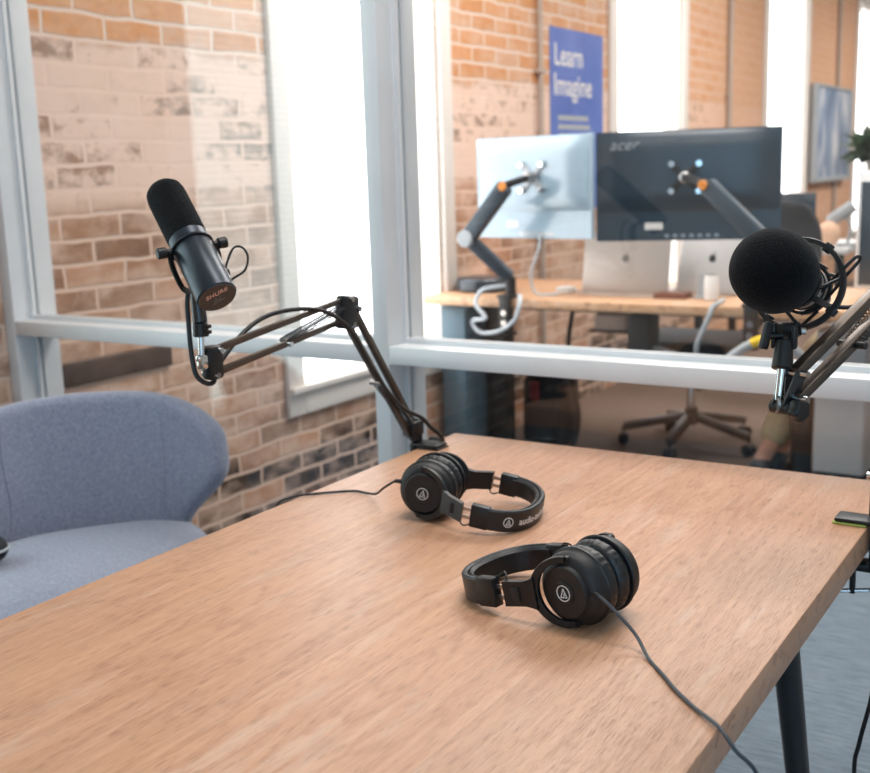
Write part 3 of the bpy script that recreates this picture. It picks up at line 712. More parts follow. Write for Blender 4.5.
# ------------------------------------------------------------------ right boom arm
ra = thing('microphone_boom_arm', 'black scissor boom arm clamped to the right edge of the table', 'boom arm', (TX1 + .008, 1.566, TZ), group='scissor boom arms')
clamp(ra, TX1, 1.566, -1, 'yellow')
bx = TX1 + .010
MB().cyl((bx, 1.571, TZ + .0095), (bx, 1.571, TZ + .034), .013, seg=18, bev=.002).cyl((bx, 1.575, TZ + .034), (bx, 1.577, TZ + .056), .009, seg=14).box((bx - .012, 1.562, TZ + .03), (bx + .014, 1.598, TZ + .072), .004).build('base_swivel', 'black', ra)
e1 = V((-.2115, 1.635, 1.1741)); e2 = V((-.2138, 1.6237, 1.1312))
h1 = V((-.3330, 1.3120, 1.0035)); h2 = V((-.3292, 1.3085, .9735))
d1 = (e1 - h1).normalized(); sidev = d1.cross(V((0, 0, 1))).normalized()
rods(ra, [(h1, e1), (h2, e2)], .0134, up=sidev)
l1 = V((bx + .004, 1.590, TZ + .075)); l2 = V((bx + .004, 1.572, TZ + .062))
rods(ra, [(l1, e1 + V((.004, .03, -.012))), (l2, e2 + V((.002, -.004, -.012)))], .0118, up=sidev)
MB().box((-.226, 1.610, 1.105), (-.200, 1.672, 1.190), .007).build('elbow_block', 'black', ra)
for e in (e1, e2): MB().cyl(e - sidev * .017, e + sidev * .017, .005, seg=12).build('bolt', 'chrome', ra)
for s in (-1, 1):
    spring(ra, h2.lerp(e2, .35) + sidev * s * .0095, e1 - d1 * .02 + sidev * s * .0095, .0040, 40, 'tube')
    spring(ra, l1.lerp(e1, .02) + sidev * s * .0095, l2.lerp(e2, .55) + sidev * s * .0095, .0040, 34, 'chrome' if s < 0 else 'tube')
pb = h2.lerp(e2, .33); MB().cyl(pb - sidev * .018, pb + sidev * .020, .0045, seg=12).build('spring_bolt', 'black', ra)
MB().cyl((bx - .020, 1.583, .815), (bx + .016, 1.583, .815), .0052, seg=12).build('base_bolt', 'chrome', ra)
jb = V((-.3440, 1.3010, .9640))
for sd_ in (-1, 1): MB().bar(jb + sidev * sd_ * .0075, h1 + sidev * sd_ * .0075 + d1 * .004, .020, .004, sidev, .0015).build('head_plate', 'tube', ra)
MB().cyl(h1 - sidev * .012, h1 + sidev * .019, .0045, seg=12).build('bolt', 'chrome', ra)
MB().cyl(h2 - sidev * .012, h2 + sidev * .016, .005, seg=12).build('bolt', 'chrome', ra)
kb = V((-.3335, 1.2990, .9630))
MB().lathe([(0, 0), (.0110, 0), (.0132, .003), (.0132, .012), (.0110, .015), (0, .015)], kb - sidev * -.004, sidev if sidev.dot(FWD) < 0 else -sidev, 60, wave=lambda a, h: .10 * math.cos(5 * a)).build('head_knob', 'black', ra)
MB().cyl(jb - sidev * .014, jb + sidev * .014, .0085, seg=18, bev=.002).build('head_hub', 'black', ra)
MB().cyl((-.3478, 1.3015, .972), (-.3475, 1.311, 1.0074), .0058, seg=18).build('head_pin', 'chrome', ra)
MB().lathe([(.004, -.002), (.011, -.002), (.011, .002), (.004, .002), (.004, -.002)], (-.3495, 1.3000, .9680), RT, 24).build('head_washer', 'steel', ra)

# ------------------------------------------------------------------ grey armchair
def armchair():
    F = V((.80, -.60, 0)); Rr = V((.6, .8, 0))
    S = V((-1.975, 1.625, 0))                                   # middle of the seam between seat and back
    base = S + F * .26
    t = thing('armchair', 'blue-grey wool tub armchair with flared wings beside the table', 'chair', (base.x, base.y, 0))
    L = lambda a, b, c: S + Rr * a + F * b + V((0, 0, c))
    NU, NV = 25, 13
    def inner(u, v):                                            # u -1..1, v 0..1
        au = abs(u)
        sm_ = min(1, max(0, (v - .38) / .42)); sm_ = sm_ * sm_ * (3 - 2 * sm_); W = .200 + .078 * sm_ - .015 * max(0, v - .85) / .15
        ztop = .785 - .085 * au ** 5 - .012 * au
        zz = .30 + (ztop - .30) * v
        fw = .03 + (.04 + .105 * sm_) * au ** 2.6 - .085 * v ** 1.3
        return L(W * math.copysign(au ** .94, u), fw, zz)
    verts = [inner(-1 + 2 * i / (NU - 1), j / (NV - 1)) for j in range(NV) for i in range(NU)]
    faces = [(j * NU + i, j * NU + i + 1, (j + 1) * NU + i + 1, (j + 1) * NU + i) for j in range(NV - 1) for i in range(NU - 1)]
    m = MB(); m.raw(verts, faces); bmesh.ops.recalc_face_normals(m.bm, faces=m.bm.faces[:])
    fc = m.bm.faces[:][len(faces) // 2 + 12]; 
    if fc.normal.dot(F) < 0: bmesh.ops.reverse_faces(m.bm, faces=m.bm.faces[:])
    bk = m.build('backrest', 'wool', t, ang=180)
    sd = bk.modifiers.new('solid', 'SOLIDIFY'); sd.thickness = .062; sd.offset = -1
    ss = bk.modifiers.new('subd', 'SUBSURF'); ss.levels = 2; ss.render_levels = 2
    for sgn in (-1, 1):                                         # stitched seams where the wings begin
        pts = [inner(sgn * (.60 + .30 * (1 - k / 14) ** 3), .40 + .52 * k / 14) + F * .0005 for k in range(15)]
        MB().tube(pts, .0022, 6).build('wing_seam', 'wool', bk, ang=180)
    # seat: crowned cushion
    NS = 15; vs = []; fs = []
    for top in (1, 0):
        for j in range(NS):
            for i in range(NS):
                a = -1 + 2 * i / (NS - 1); b = -1 + 2 * j / (NS - 1)
                rx = .245 + .045 * (b + 1) / 2; x = a * rx * math.sqrt(1 - .22 * b * b * (1 if b > 0 else .4)); y = .275 + b * .285 * math.sqrt(1 - .18 * a * a)
                z = (.455 + .045 * (1 - a ** 4) * (1 - abs(b) ** 5) + .006 * (1 - b)) if top else .315
                vs.append(L(x, y, z))
    n2 = NS * NS
    for j in range(NS - 1):
        for i in range(NS - 1):
            q = (j * NS + i, j * NS + i + 1, (j + 1) * NS + i + 1, (j + 1) * NS + i); fs.append(q); fs.append(tuple(n2 + k for k in reversed(q)))
    ring = [(i, 0) for i in range(NS)] + [(NS - 1, j) for j in range(1, NS)] + [(i, NS - 1) for i in range(NS - 2, -1, -1)] + [(0, j) for j in range(NS - 2, 0, -1)]
    for k in range(len(ring)):
        a = ring[k][1] * NS + ring[k][0]; b = ring[(k + 1) % len(ring)]; b = b[1] * NS + b[0]; fs.append((b, a, n2 + a, n2 + b))
    m = MB(); m.raw(vs, fs); bmesh.ops.recalc_face_normals(m.bm, faces=m.bm.faces[:])
    m.build('seat', 'wool', t, ang=180, sub=2)
    for a, b in ((-.2, .06), (.2, .06), (-.22, .46), (.22, .46)):
        MB().cyl(L(a, b, .33), L(a * 1.25, .26 + (b - .26) * 1.25, 0), .019, .012, 16).build('leg', 'oakleg', t)
    return L
CH = armchair()
# dark rounded pouch lying on the seat's left end, at the picture's edge
pc = V((-1.928, 1.318, .530)); 
pt = thing('zip_pouch', 'small dark rounded pouch on the seat of the armchair', 'pouch', (pc.x, pc.y, .5))
MB().ball(pc, .05, 24, 16, (1.0, .8, .62)).build('pouch_body', 'blkcloth', pt)
MB().tube([pc + V((.0505 * math.cos(a), .0405 * math.sin(a), .002)) for a in [2 * PI * k / 32 for k in range(32)]], .003, 8, True).build('piping', 'hose', pt)

# ------------------------------------------------------------------ office beyond the glass
DY0, DY1, DZ = 3.905, 4.66, .74
dk = thing('office_desk', 'long wooden desk with black legs beyond the glass partition', 'desk', (-1.7, 4.28, 0))
MB().box((WX + .002, DY0, DZ - .035), (-.3, DY1, DZ), .003).build('desktop', 'deskwood', dk)
for x in (-2.3, -.42):
    m = MB(); m.box((x - .045, 4.10, .02), (x + .045, 4.19, DZ - .036), .004); m.box((x - .03, DY0 + .05, 0), (x + .03, DY1 - .05, .03), .004); m.build('leg', 'blackm', dk)
MB().box((-2.25, 4.12, .67), (-.45, 4.17, .703), .003).build('crossbar', 'blackm', dk)
MB().box((-1.69, 4.08, .47), (-1.60, 4.20, .669), .006).build('power_unit', 'blackm', dk)

def monitor(label, p0, p1, z0, z1, bodymat, curved):
    """p0, p1: the two lower back edges (x, y); the back faces the glass"""
    p0 = V((p0[0], p0[1], 0)); p1 = V((p1[0], p1[1], 0)); ux = (p1 - p0); W = ux.length; ux.normalize(); ny = V((ux.y, -ux.x, 0))
    if ny.y > 0: ny = -ny
    c = (p0 + p1) / 2
    t = thing('computer_monitor', label, 'monitor', (c.x, c.y, z0), group='monitors on the desk')
    B = lambda a, d, z: p0 + ux * a + ny * d + V((0, 0, z))
    def slab(m, a0, a1, zz0, zz1, d0, d1, r=.012):
        poly = []
        for cx, cz, s0 in ((a1 - r, zz1 - r, 0), (a0 + r, zz1 - r, 1), (a0 + r, zz0 + r, 2), (a1 - r, zz0 + r, 3)):
            for k in range(6):
                a = s0 * PI / 2 + k * PI / 10; poly.append((cx + r * math.cos(a), cz + r * math.sin(a)))
        m.prism(poly, lambda u, v: B(u, d0, v), lambda u, v: B(u, d1, v)); return m
    bz = slab(MB(), 0, W, z0, z1, -.022, -.004, .004).build('back_shell', bodymat, t)
    m = MB(); lower = z0 + (z1 - z0) * .27
    m.box((0, 0, 0), (0, 0, 0))
    m = MB()
    # bulging upper panel, a shallow pillow: the lower lip catches the light
    NX, NZ = 16, 10; vs = []
    for j in range(NZ + 1):
        for i in range(NX + 1):
            u = i / NX; v = j / NZ
            d = .004 + .022 * (1 - (2 * u - 1) ** 6) * min(1, (1 - (2 * v - 1) ** 4) * 1.3) 
            vs.append(B(.008 + u * (W - .016), d - .006, lower + v * (z1 - lower - .006)))
    fs = [(j * (NX + 1) + i, j * (NX + 1) + i + 1, (j + 1) * (NX + 1) + i + 1, (j + 1) * (NX + 1) + i) for j in range(NZ) for i in range(NX)]
    m.raw(vs, fs); bmesh.ops.recalc_face_normals(m.bm, faces=m.bm.faces[:])
    if m.bm.faces[:][5].normal.dot(ny) < 0: bmesh.ops.reverse_faces(m.bm, faces=m.bm.faces[:])
    o = m.build('back_panel', bodymat, t, ang=60); 
    slab(MB(), .006, W - .006, z0 + .008, z1 - .006, -.0245, -.0222, .004).build('screen', 'screen', t)
    # maker's mark, top left
    MB().text('acer', .058, lambda q: B(.105 + q.x, .018 + q.z, z1 - .050 + q.y), .0006, .35, 1.05).build('lettering', 'print' if curved else 'steel', o)
    slab(MB(), W * .27, W * .37, z0 + .042, z0 + .068, -.004, -.0025, .004).build('sticker', 'print', t)
    m = MB()
    for k in range(7): slab(m, W * (.38 + .045 * k), W * (.38 + .045 * k) + .016, z0 + .012, z0 + .024, -.004, -.0028, .001)
    m.build('ports', 'steel', t)
    return t, B, W
mL, BL, WL = monitor('monitor seen from behind on left of desk, pale glare coloured into its back', (-2.350, 4.065), (-1.790, 3.965), .975, 1.375, 'monback_glare', True)
mR, BR, WR = monitor('black monitor seen from behind, right of the pale one', (-1.778, 3.985), (-1.128, 4.185), .965, 1.375, 'monback', False)

def monitor_mount(label, bx_, by_, elbow, head, plate_c, ux, ny):
    t = thing('monitor_mount', label, 'monitor arm', (bx_, by_, DZ), group='monitor arms clamped to the desk')
    m = MB(); m.box((bx_ - .035, DY0 - .014, DZ + .001), (bx_ + .035, DY0 + .06, DZ + .016), .003); m.box((bx_ - .026, DY0 - .018, DZ - .145), (bx_ + .026, DY0 - .002, DZ + .010), .003); m.box((bx_ - .022, DY0 - .016, DZ - .150), (bx_ + .022, DY0 + .05, DZ - .138), .003)
    c = m.build('clamp', 'black', t)
    for zz in (-.055, -.095): MB().cyl((bx_, DY0 - .027, DZ + zz), (bx_, DY0 - .018, DZ + zz), .012, seg=14).build('bolt', 'chrome', c)
    MB().cyl((bx_, by_, DZ + .016), (bx_, by_, DZ + .085), .022, seg=18, bev=.003).build('post', 'black', t)
    s = V((bx_, by_, DZ + .08)); e = V(elbow); h = V(head)
    MB().bar(s, e, .052, .045, (0, 1, 0), .012).build('lower_arm', 'slate', t)
    MB().cyl(e - V((0, .03, 0)), e + V((0, .03, 0)), .034, seg=20, bev=.004).build('elbow', 'hose', t)
    u = MB().bar(e, h, .066, .050, (0, 1, 0), .014).build('upper_arm', 'slate', t)
    MB().cyl(h - V((.002, .034, .004)), h - V((.002, .024, .004)), .017, seg=20, bev=.002).build('end_cap', 'orange', u)
    MB().bar(h, plate_c + ny * .035, .030, .026, (0, 0, 1), .006).build('head_link', 'black', t)
    vp = MB(); q = plate_c + ny * .004
    R = Matrix((ux, -ny, V((0, 0, 1)))).transposed()
    for a in (PI / 4, 3 * PI / 4): vp.bar(q + ux * .075 * math.cos(a) + V((0, 0, .075 * math.sin(a))), q - ux * .075 * math.cos(a) - V((0, 0, .075 * math.sin(a))), .026, .005, ny, .001)
    v = vp.build('mount_plate', 'hose' if 'pale' in label else 'black', t)
    for sx_ in (-1, 1):
        for sz in (-1, 1):
            cc = q + ux * .05 * sx_ + V((0, 0, .05 * sz)); MB().cyl(cc + ny * .003, cc + ny * .013, .0115, seg=14).build('thumb_screw', 'chrome', v)
    MB().cyl(q + ny * .002, q + ny * .045, .020, seg=16, bev=.003).build('pivot', 'steel', t)
    return t
uL = V((.56, -.10, 0)).normalized(); nL = V((uL.y, -uL.x, 0)); uR = V((.65, .20, 0)).normalized(); nR = V((uR.y, -uR.x, 0))
monitor_mount('black gas spring arm with orange cap holding the pale monitor', -2.135, 3.945, (-2.262, 3.83, .985), (-2.085, 3.83, 1.190), BL(WL * .535, .020, 1.215), uL, nL)
monitor_mount('black gas spring arm with orange cap holding the black monitor', -1.145, 3.945, (-1.075, 3.85, .960), (-1.305, 3.86, 1.178), BR(WR * .49, .020, 1.200), uR, nR)

# laptops
def laptop(label, c, w, d, h, rotz, lean, mat, tilt=0):
    t = thing('laptop', label, 'laptop', c, rotz, 'laptops on the desk')
    MB().box((-w / 2, 0, .0), (w / 2, d, .009), .003).build('base', mat, t, local=True)
    R = Matrix.Rotation(lean, 3, 'X')
    lid = MB().box((-w / 2, -.006, .010), (w / 2, 0, h), .0025, rot=R, piv=(0, 0, .010)).build('lid', mat, t, local=True)
    MB().box((-w / 2 + .006, .0001, .018), (w / 2 - .006, .0009, h - .006), rot=R, piv=(0, 0, .010)).build('screen', 'screen', lid, local=True)
    m = MB()
    def fp(u, v, dd): return (R @ (V((u, -.0062 - dd, .010 + h * .52 + v)) - V((0, 0, .010)))) + V((0, 0, .010))
    ap = []                                                     # apple-like fruit silhouette
    for k in range(40):
        a = 2 * PI * k / 40; r = .0165 * (1 - .14 * max(0, math.cos(a - PI / 2)) ** 14 - .07 * max(0, math.cos(a + PI / 2)) ** 14 - .30 * max(0, math.cos(a - .12)) ** 10)
        ap.append((r * math.cos(a), r * math.sin(a) * 1.02))
    m.prism(ap, lambda u, v: fp(u, v, .0), lambda u, v: fp(u, v, .0006))
    m.prism([(.001, .019), (.004, .0195), (.0085, .0245), (.009, .0285), (.005, .027), (.0015, .023)], lambda u, v: fp(u, v, 0), lambda u, v: fp(u, v, .0006))
    m.build('emblem', 'dim' if mat == 'alu' else 'black', lid, local=True)
    return t
laptop('open silver laptop seen from behind under the black monitor', (-1.765, 4.235, DZ), .37, .25, .25, math.radians(2), math.radians(-10), 'alu')
laptop('pale laptop turned askew behind the brown wallet on the desk', (-1.435, 4.30, DZ), .30, .21, .25, math.radians(-14), math.radians(-14), 'box')
# small things on the desk
o = MB().lathe([(0, 0), (.100, 0), (.118, .010), (.118, .050), (.112, .058), (.06, .062), (0, .062)], (-2.375, 4.15, DZ), (0, 0, 1), 36).build('round_speaker', 'monback'); tag(o, 'flat dark round device at the left end of the desk', 'speaker')
t = thing('power_adapter', 'white power adapter block lying left of the silver laptop', 'charger', (-1.985, 4.16, DZ))
MB().box((-2.025, 4.13, DZ), (-1.96, 4.19, DZ + .028), .006).build('block', 'print', t)
MB().tube([(-1.96, 4.16, DZ + .012), (-1.92, 4.165, DZ + .004), (-1.80, 4.14, DZ + .004), (-1.62, 4.13, DZ + .004), (-1.50, 4.15, DZ + .004)], .0028, 8, sub=6).build('lead', 'wcable', t)
t = thing('wallet', 'brown leather wallet on the desk in front of the pale laptop', 'wallet', (-1.52, 4.12, DZ))
MB().box((-1.585, 4.08, DZ), (-1.455, 4.17, DZ + .010), .003).box((-1.583, 4.082, DZ + .011), (-1.457, 4.17, DZ + .020), .003).build('cover', 'wallet', t)
t = thing('drink_can', 'slim white can standing on the desk beside the wallet', 'can', (-1.352, 4.08, DZ))
MB().lathe([(0, 0), (.022, 0), (.027, .006), (.027, .086), (.0215, .096), (.0, .096)], (-1.352, 4.08, DZ), (0, 0, 1), 28).build('can_body', 'print', t)
MB().lathe([(.0205, .0962), (.0225, .0962), (.0225, .099), (.0205, .099)], (-1.352, 4.08, DZ), (0, 0, 1), 28).build('rim', 'steel', t)
t = thing('phone_stand', 'small dark grey stand behind the white can on the desk', 'stand', (-1.43, 4.16, DZ))
MB().box((-1.445, 4.135, DZ), (-1.395, 4.20, DZ + .008), .002).bar((-1.42, 4.16, DZ + .008), (-1.42, 4.185, DZ + .085), .03, .006, (0, 1, 0), .001).build('stand_body', 'hose', t)
# cables
def cable(name, label, pts, r, mat, grp=None):
    o = MB().tube(pts, r, 9, sub=7).build(name, mat); tag(o, label, 'cable', grp); return o
cable('looped_cable', 'thick white cable looping below the desk at left monitor arm', [(-2.15, 3.93, .79), (-2.23, 3.885, .775), (-2.255, 3.868, .72), (-2.21, 3.865, .665), (-2.13, 3.868, .70), (-2.115, 3.87, .655), (-2.165, 3.868, .615), (-2.245, 3.868, .605), (-2.275, 3.868, .67), (-2.255, 3.868, .72)][:4] + [(-2.27, 3.868, .65), (-2.24, 3.868, .605), (-2.16, 3.868, .61), (-2.085, 3.87, .655), (-2.06, 3.875, .72), (-2.07, 3.90, .757)], .0085, 'wcable')
cable('monitor_cable', 'white cable hanging from the pale monitor to the desk', [(-2.03, 4.005, .985), (-2.04, 4.01, .93), (-2.075, 4.02, .85), (-2.085, 4.03, .79), (-2.06, 4.04, DZ + .006), (-1.98, 4.06, DZ + .006)], .006, 'wcable')
cable('power_cable', 'grey cable running down from the desk beside the white can', [(-1.30, 4.06, DZ + .006), (-1.285, 3.96, DZ + .006), (-1.282, 3.885, .742), (-1.29, 3.86, .70), (-1.33, 3.86, .60), (-1.345, 3.92, .52), (-1.40, 4.05, .50), (-1.50, 4.12, .52), (-1.598, 4.13, .54)], .009, 'hose')
cable('thin_black_cable', 'thin black cable hanging below the desk by the black bag', [(-2.02, 4.3, .70), (-2.06, 4.32, .5), (-2.08, 4.40, .32), (-2.06, 4.42, .18), (-2.07, 4.40, .05), (-2.1, 4.34, .012)], .010, 'rubber')
t = thing('vacuum_hose', 'grey curved hose with yellow band under the desk, behind the white rail', 'hose', (-1.10, 3.82, 0))
hp = smooth_path([(-1.60, 4.10, .50), (-1.45, 4.0, .48), (-1.30, 3.85, .50), (-1.215, 3.80, .555), (-1.13, 3.80, .620), (-1.055, 3.80, .648), (-.98, 3.82, .62), (-.93, 3.90, .54), (-.92, 4.10, .50), (-.93, 4.36, .49)], 8)
MB().tube(hp, .016, 12).build('hose_tube', 'hose', t); MB().tube(hp[34:42], .0172, 12).build('hose_band', 'hosey', t)
# below the desk
t = thing('cabinet', 'blue-grey cabinet below the left end of the desk', 'cabinet', (-2.43, 4.16, 0))
MB().box((-2.498, 3.99, .02), (-2.365, 4.34, .69), .004).build('carcass', 'bluebox', t); MB().box((-2.49, 3.975, .03), (-2.373, 3.989, .68), .003).build('door', 'bluebox', t)
t = thing('pedestal', 'white drawer pedestal under the desk at right', 'pedestal', (-.94, 4.40, 0))
MB().box((-1.035, 4.405, .03), (-.845, 4.64, .60), .004).build('carcass', 'box', t)
for z0, z1 in ((.04, .42), (.425, .595)): MB().box((-1.033, 4.388, z0), (-.847, 4.404, z1), .003).build('drawer', 'box', t)
MB().box((-1.03, 4.41, 0), (-.85, 4.63, .029)).build('plinth', 'blackm', t)
t = thing('dark_bin', 'narrow black bin beside the white pedestal', 'bin', (-1.092, 4.44, 0))
MB().lathe([(0, 0), (.040, 0), (.048, .40), (.046, .40), (.038, .006), (0, .006)], (-1.092, 4.44, 0), (0, 0, 1), 28).build('bin_body', 'blackm', t)
t = thing('backpack', 'black backpack with red patch on the floor under the desk', 'bag', (-2.28, 4.45, 0))
MB().box((-2.36, 4.42, 0.004), (-2.12, 4.60, .34), .06, 4).build('bag_body', 'blkcloth', t)
MB().box((-2.33, 4.395, .03), (-2.15, 4.43, .20), .016, 3).build('front_pocket', 'blkcloth', t)
MB().box((-2.30, 4.405, .215), (-2.255, 4.425, .30), .006).build('patch', 'redcloth', t)
MB().tube([(-2.28, 4.51, .335), (-2.27, 4.51, .375), (-2.21, 4.51, .375), (-2.20, 4.51, .335)], .009, 8, sub=5).build('grab_handle', 'blkcloth', t)
o = MB().box((-1.93, 4.30, .572), (-1.79, 4.50, .637), .004).build('carton', 'pinkbox'); 
tag(o, 'pale carton on the small shelf below the desktop', 'box')
t = thing('under_desk_shelf', 'black wire shelf hung below the desktop holding the pale carton', 'shelf', (-1.86, 4.4, .56))
MB().box((-1.95, 4.28, .564), (-1.77, 4.52, .571), .001).build('tray', 'blackm', t)
for x in (-1.948, -1.776):
    MB().box((x, 4.39, .571), (x + .004, 4.41, DZ - .036)).build('hanger', 'blackm', t)

# office chair
cx, cy = -1.60, 4.98
oc = thing('office_chair', 'dark swivel office chair with five-spoke base behind the desk', 'chair', (-1.655, 4.74, 0))
hub = V((-1.655, 4.74, .135))
MB().cyl(hub + V((0, 0, -.035)), hub + V((0, 0, .04)), .034, .028, 20).build('hub', 'chairleg', oc)
for k in range(5):
    a = math.radians(200 + 72 * k); d = V((math.cos(a), math.sin(a), 0)); tip = hub + d * .30 + V((0, 0, -.055))
    l = MB().bar(hub + d * .02, tip, .044, .036, (0, 0, 1), .010).build('spoke', 'chairleg', oc)
    n_ = V((-d.y, d.x, 0))
    MB().cyl(tip + V((0, 0, -.022)), tip + V((0, 0, 0)), .008, seg=10).cyl(V((tip.x, tip.y, .026)) - n_ * .022, V((tip.x, tip.y, .026)) - n_ * .004, .0255, seg=18).cyl(V((tip.x, tip.y, .026)) + n_ * .004, V((tip.x, tip.y, .026)) + n_ * .022, .0255, seg=18).build('caster', 'blackm', l)
MB().cyl(hub + V((0, 0, .03)), hub + V((0, 0, .28)), .019, seg=18).build('gas_lift', 'chrome', oc)
m = MB().box((hub.x - .23, hub.y - .22, .43), (hub.x + .25, hub.y + .24, .50), .03, 4); m.box((hub.x - .08, hub.y - .08, .39), (hub.x + .08, hub.y + .08, .43), .01)
m.build('seat', 'chairblk', oc)
m = MB(); vs = []; NX, NZ = 14, 10
for j in range(NZ + 1):
    for i in range(NX + 1):
        u = -1 + 2 * i / NX; v = j / NZ; w = .235 + .03 * math.sin(PI * v) - (.045 * max(0, v - .8) / .2)
        vs.append(V((-1.49 + u * w, 5.22 - .06 * u * u + .05 * v + .03 * math.sin(PI * v), .58 + .49 * v - .02 * u * u * v)))
m.raw(vs, [(j * (NX + 1) + i, j * (NX + 1) + i + 1, (j + 1) * (NX + 1) + i + 1, (j + 1) * (NX + 1) + i) for j in range(NZ) for i in range(NX)])
b_ = m.build('backrest', 'chairblk', oc, ang=180); sd = b_.modifiers.new('solid', 'SOLIDIFY'); sd.thickness = .03; ss = b_.modifiers.new('s', 'SUBSURF'); ss.levels = 1; ss.render_levels = 1
MB().sweep(smooth_path([(-1.64, 4.80, .42), (-1.56, 5.15, .44), (-1.50, 5.285, .56), (-1.49, 5.285, .80)], 6), [(-.03, -.012), (.03, -.012), (.03, .012), (-.03, .012)]).build('back_support', 'blackm', oc)

# ------------------------------------------------------------------ seated person, only the lower legs show below the rail
def skinned(name, verts, edges, radii, mat, parent, sub=2, root=0):
    me = bpy.data.meshes.new(name); me.from_pydata([tuple(v) for v in verts], edges, [])
    o = bpy.data.objects.new(name, me); COL.objects.link(o)
    md = o.modifiers.new('skin', 'SKIN'); md.use_smooth_shade = True
    for i, r in enumerate(radii): o.data.skin_vertices[0].data[i].radius = (r if isinstance(r, tuple) else (r, r))
    o.data.skin_vertices[0].data[root].use_root = True
    sb = o.modifiers.new('sub', 'SUBSURF'); sb.levels = sub; sb.render_levels = sub
    dg = bpy.context.evaluated_depsgraph_get(); nm = bpy.data.meshes.new_from_object(o.evaluated_get(dg)); nm.name = name
    o.modifiers.clear(); o.data = nm; bpy.data.meshes.remove(me)
    nm.materials.clear(); nm.materials.append(M[mat]); nm.shade_smooth(); o.parent = parent
    return o
def person():
    P = V((-.70, 5.10, 0))
    t = thing('person', 'seated person in khaki trousers with bare ankles and dark shoes behind the desk', 'person', P)
    hip = V((0, 0, .53)); face = V((.10, -.99, 0)).normalized(); lat = V((-face.y, face.x, 0))
    # feet land where the photo shows them
    feet = [V((-1.245, 4.46, 0)) - P, V((-1.220, 4.60, 0)) - P]
    knees = [V((-1.09, 4.80, .50)) - P, V((-1.00, 4.93, .50)) - P]
    hips = [hip - lat * -.09, hip + lat * -.09]
    hips = [hip + V((-.05, -.09, 0)), hip + V((.02, .09, 0))]
    vb = [hip, hip + V((0, 0, .16)), hip + V((0, .01, .34)), hip + V((0, .01, .48)), hip + V((0, .01, .545)), hip + face * .010 + V((0, 0, .64))]
    eb = [(i, i + 1) for i in range(5)]; rb_ = [(.13, .16), (.115, .14), (.13, .17), (.075, .10), .060, .056]
    # arms, hands resting on the lap
    for s in (-1, 1):
        sh = hip + lat * (.18 * s) + V((0, 0, .47)); el = sh + lat * .03 * s + face * .04 + V((0, 0, -.28)); wr = el + face * .20 - lat * .09 * s + V((0, 0, -.09)); ha = wr + face * .07 - lat * .02 * s
        k = len(vb); vb += [sh, el, wr, ha]; eb += [(3, k), (k, k + 1), (k + 1, k + 2), (k + 2, k + 3)]; rb_ += [.052, .042, .028, (.036, .02)]
        for f_ in range(4):
            b0 = ha + lat * s * (.024 - .016 * f_); k2 = len(vb); vb += [b0 + face * .035, b0 + face * (.07 - .006 * abs(f_ - 1.5)) + V((0, 0, -.015))]; eb += [(k + 3, k2), (k2, k2 + 1)]; rb_ += [.0095, .008]
        k2 = len(vb); vb += [ha - lat * s * .035 + face * .0, ha - lat * s * .045 + face * .035]; eb += [(k + 3, k2), (k2, k2 + 1)]; rb_ += [.011, .009]
    for i in (0, 1):
        k = len(vb); an = feet[i] + V((.012, .012, .085)); vb += [hips[i], knees[i], an, feet[i] + face * .05 + V((0, 0, .045)), feet[i] + face * .15 + V((0, 0, .03))]
        eb += [(0, k), (k, k + 1), (k + 1, k + 2), (k + 2, k + 3), (k + 3, k + 4)]; rb_ += [.085, .055, .036, .036, .028]
    body = skinned('body', vb, eb, rb_, 'skin', t)
    hd = hip + face * .012 + V((0, 0, .685)); HR = Matrix((lat, -face, V((0, 0, 1)))).transposed()
    m = MB(); m.bm.from_mesh(body.data)
    m.ball(hd, 1, 32, 20, (.075, .092, .112), HR).ball(hd + face * .052 + V((0, 0, -.070)), .036, 16, 10)
    m.cyl(hd + face * .080 + V((0, 0, .016)), hd + face * .104 + V((0, 0, -.022)), .007, .014, 12)
    for sg in (-1, 1): m.ball(hd + lat * .075 * sg + V((0, 0, -.004)), .026, 14, 10, (.4, .55, 1), HR)
    bmesh.ops.recalc_face_normals(m.bm, faces=m.bm.faces[:]); m.bm.to_mesh(body.data); m.bm.free()
    body.data.shade_smooth()
    vs = [hip, hip + V((0, 0, .13))]; es = [(0, 1)]; rs = [(.145, .175), (.13, .155)]
    for i in (0, 1):
        an = feet[i] + V((.012, .012, .095)); k = len(vs); vs += [hips[i], (hips[i] + knees[i]) / 2, knees[i], (knees[i] + an) / 2, an]; es += [(0, k), (k, k + 1), (k + 1, k + 2), (k + 2, k + 3), (k + 3, k + 4)]; rs += [.105, .095, .078, .074, .066]
    skinned('trousers', vs, es, rs, 'khaki', t)
    vs = [hip + V((0, 0, -.02)), hip + V((0, 0, .2)), hip + V((0, .01, .35)), hip + V((0, .01, .47)), hip + V((0, .01, .52))]; es = [(0, 1), (1, 2), (2, 3), (3, 4)]; rs = [(.165, .19), (.14, .165), (.15, .19), (.115, .14), .072]
    for s in (-1, 1):
        sh = hip + lat * (.18 * s) + V((0, 0, .47)); el = sh + lat * .03 * s + face * .04 + V((0, 0, -.28)); wr = el + (face * .20 - lat * .09 * s + V((0, 0, -.09))) * .85
        k = len(vs); vs += [sh, el, wr]; es += [(3, k), (k, k + 1), (k + 1, k + 2)]; rs += [.068, .056, .042]
    skinned('shirt', vs, es, rs, 'shirt', t)
    MB().ball(hd - face * .016 + V((0, 0, .034)), 1, 24, 16, (.0785, .090, .092), HR).build('hair', 'hair', t, local=True, ang=180)
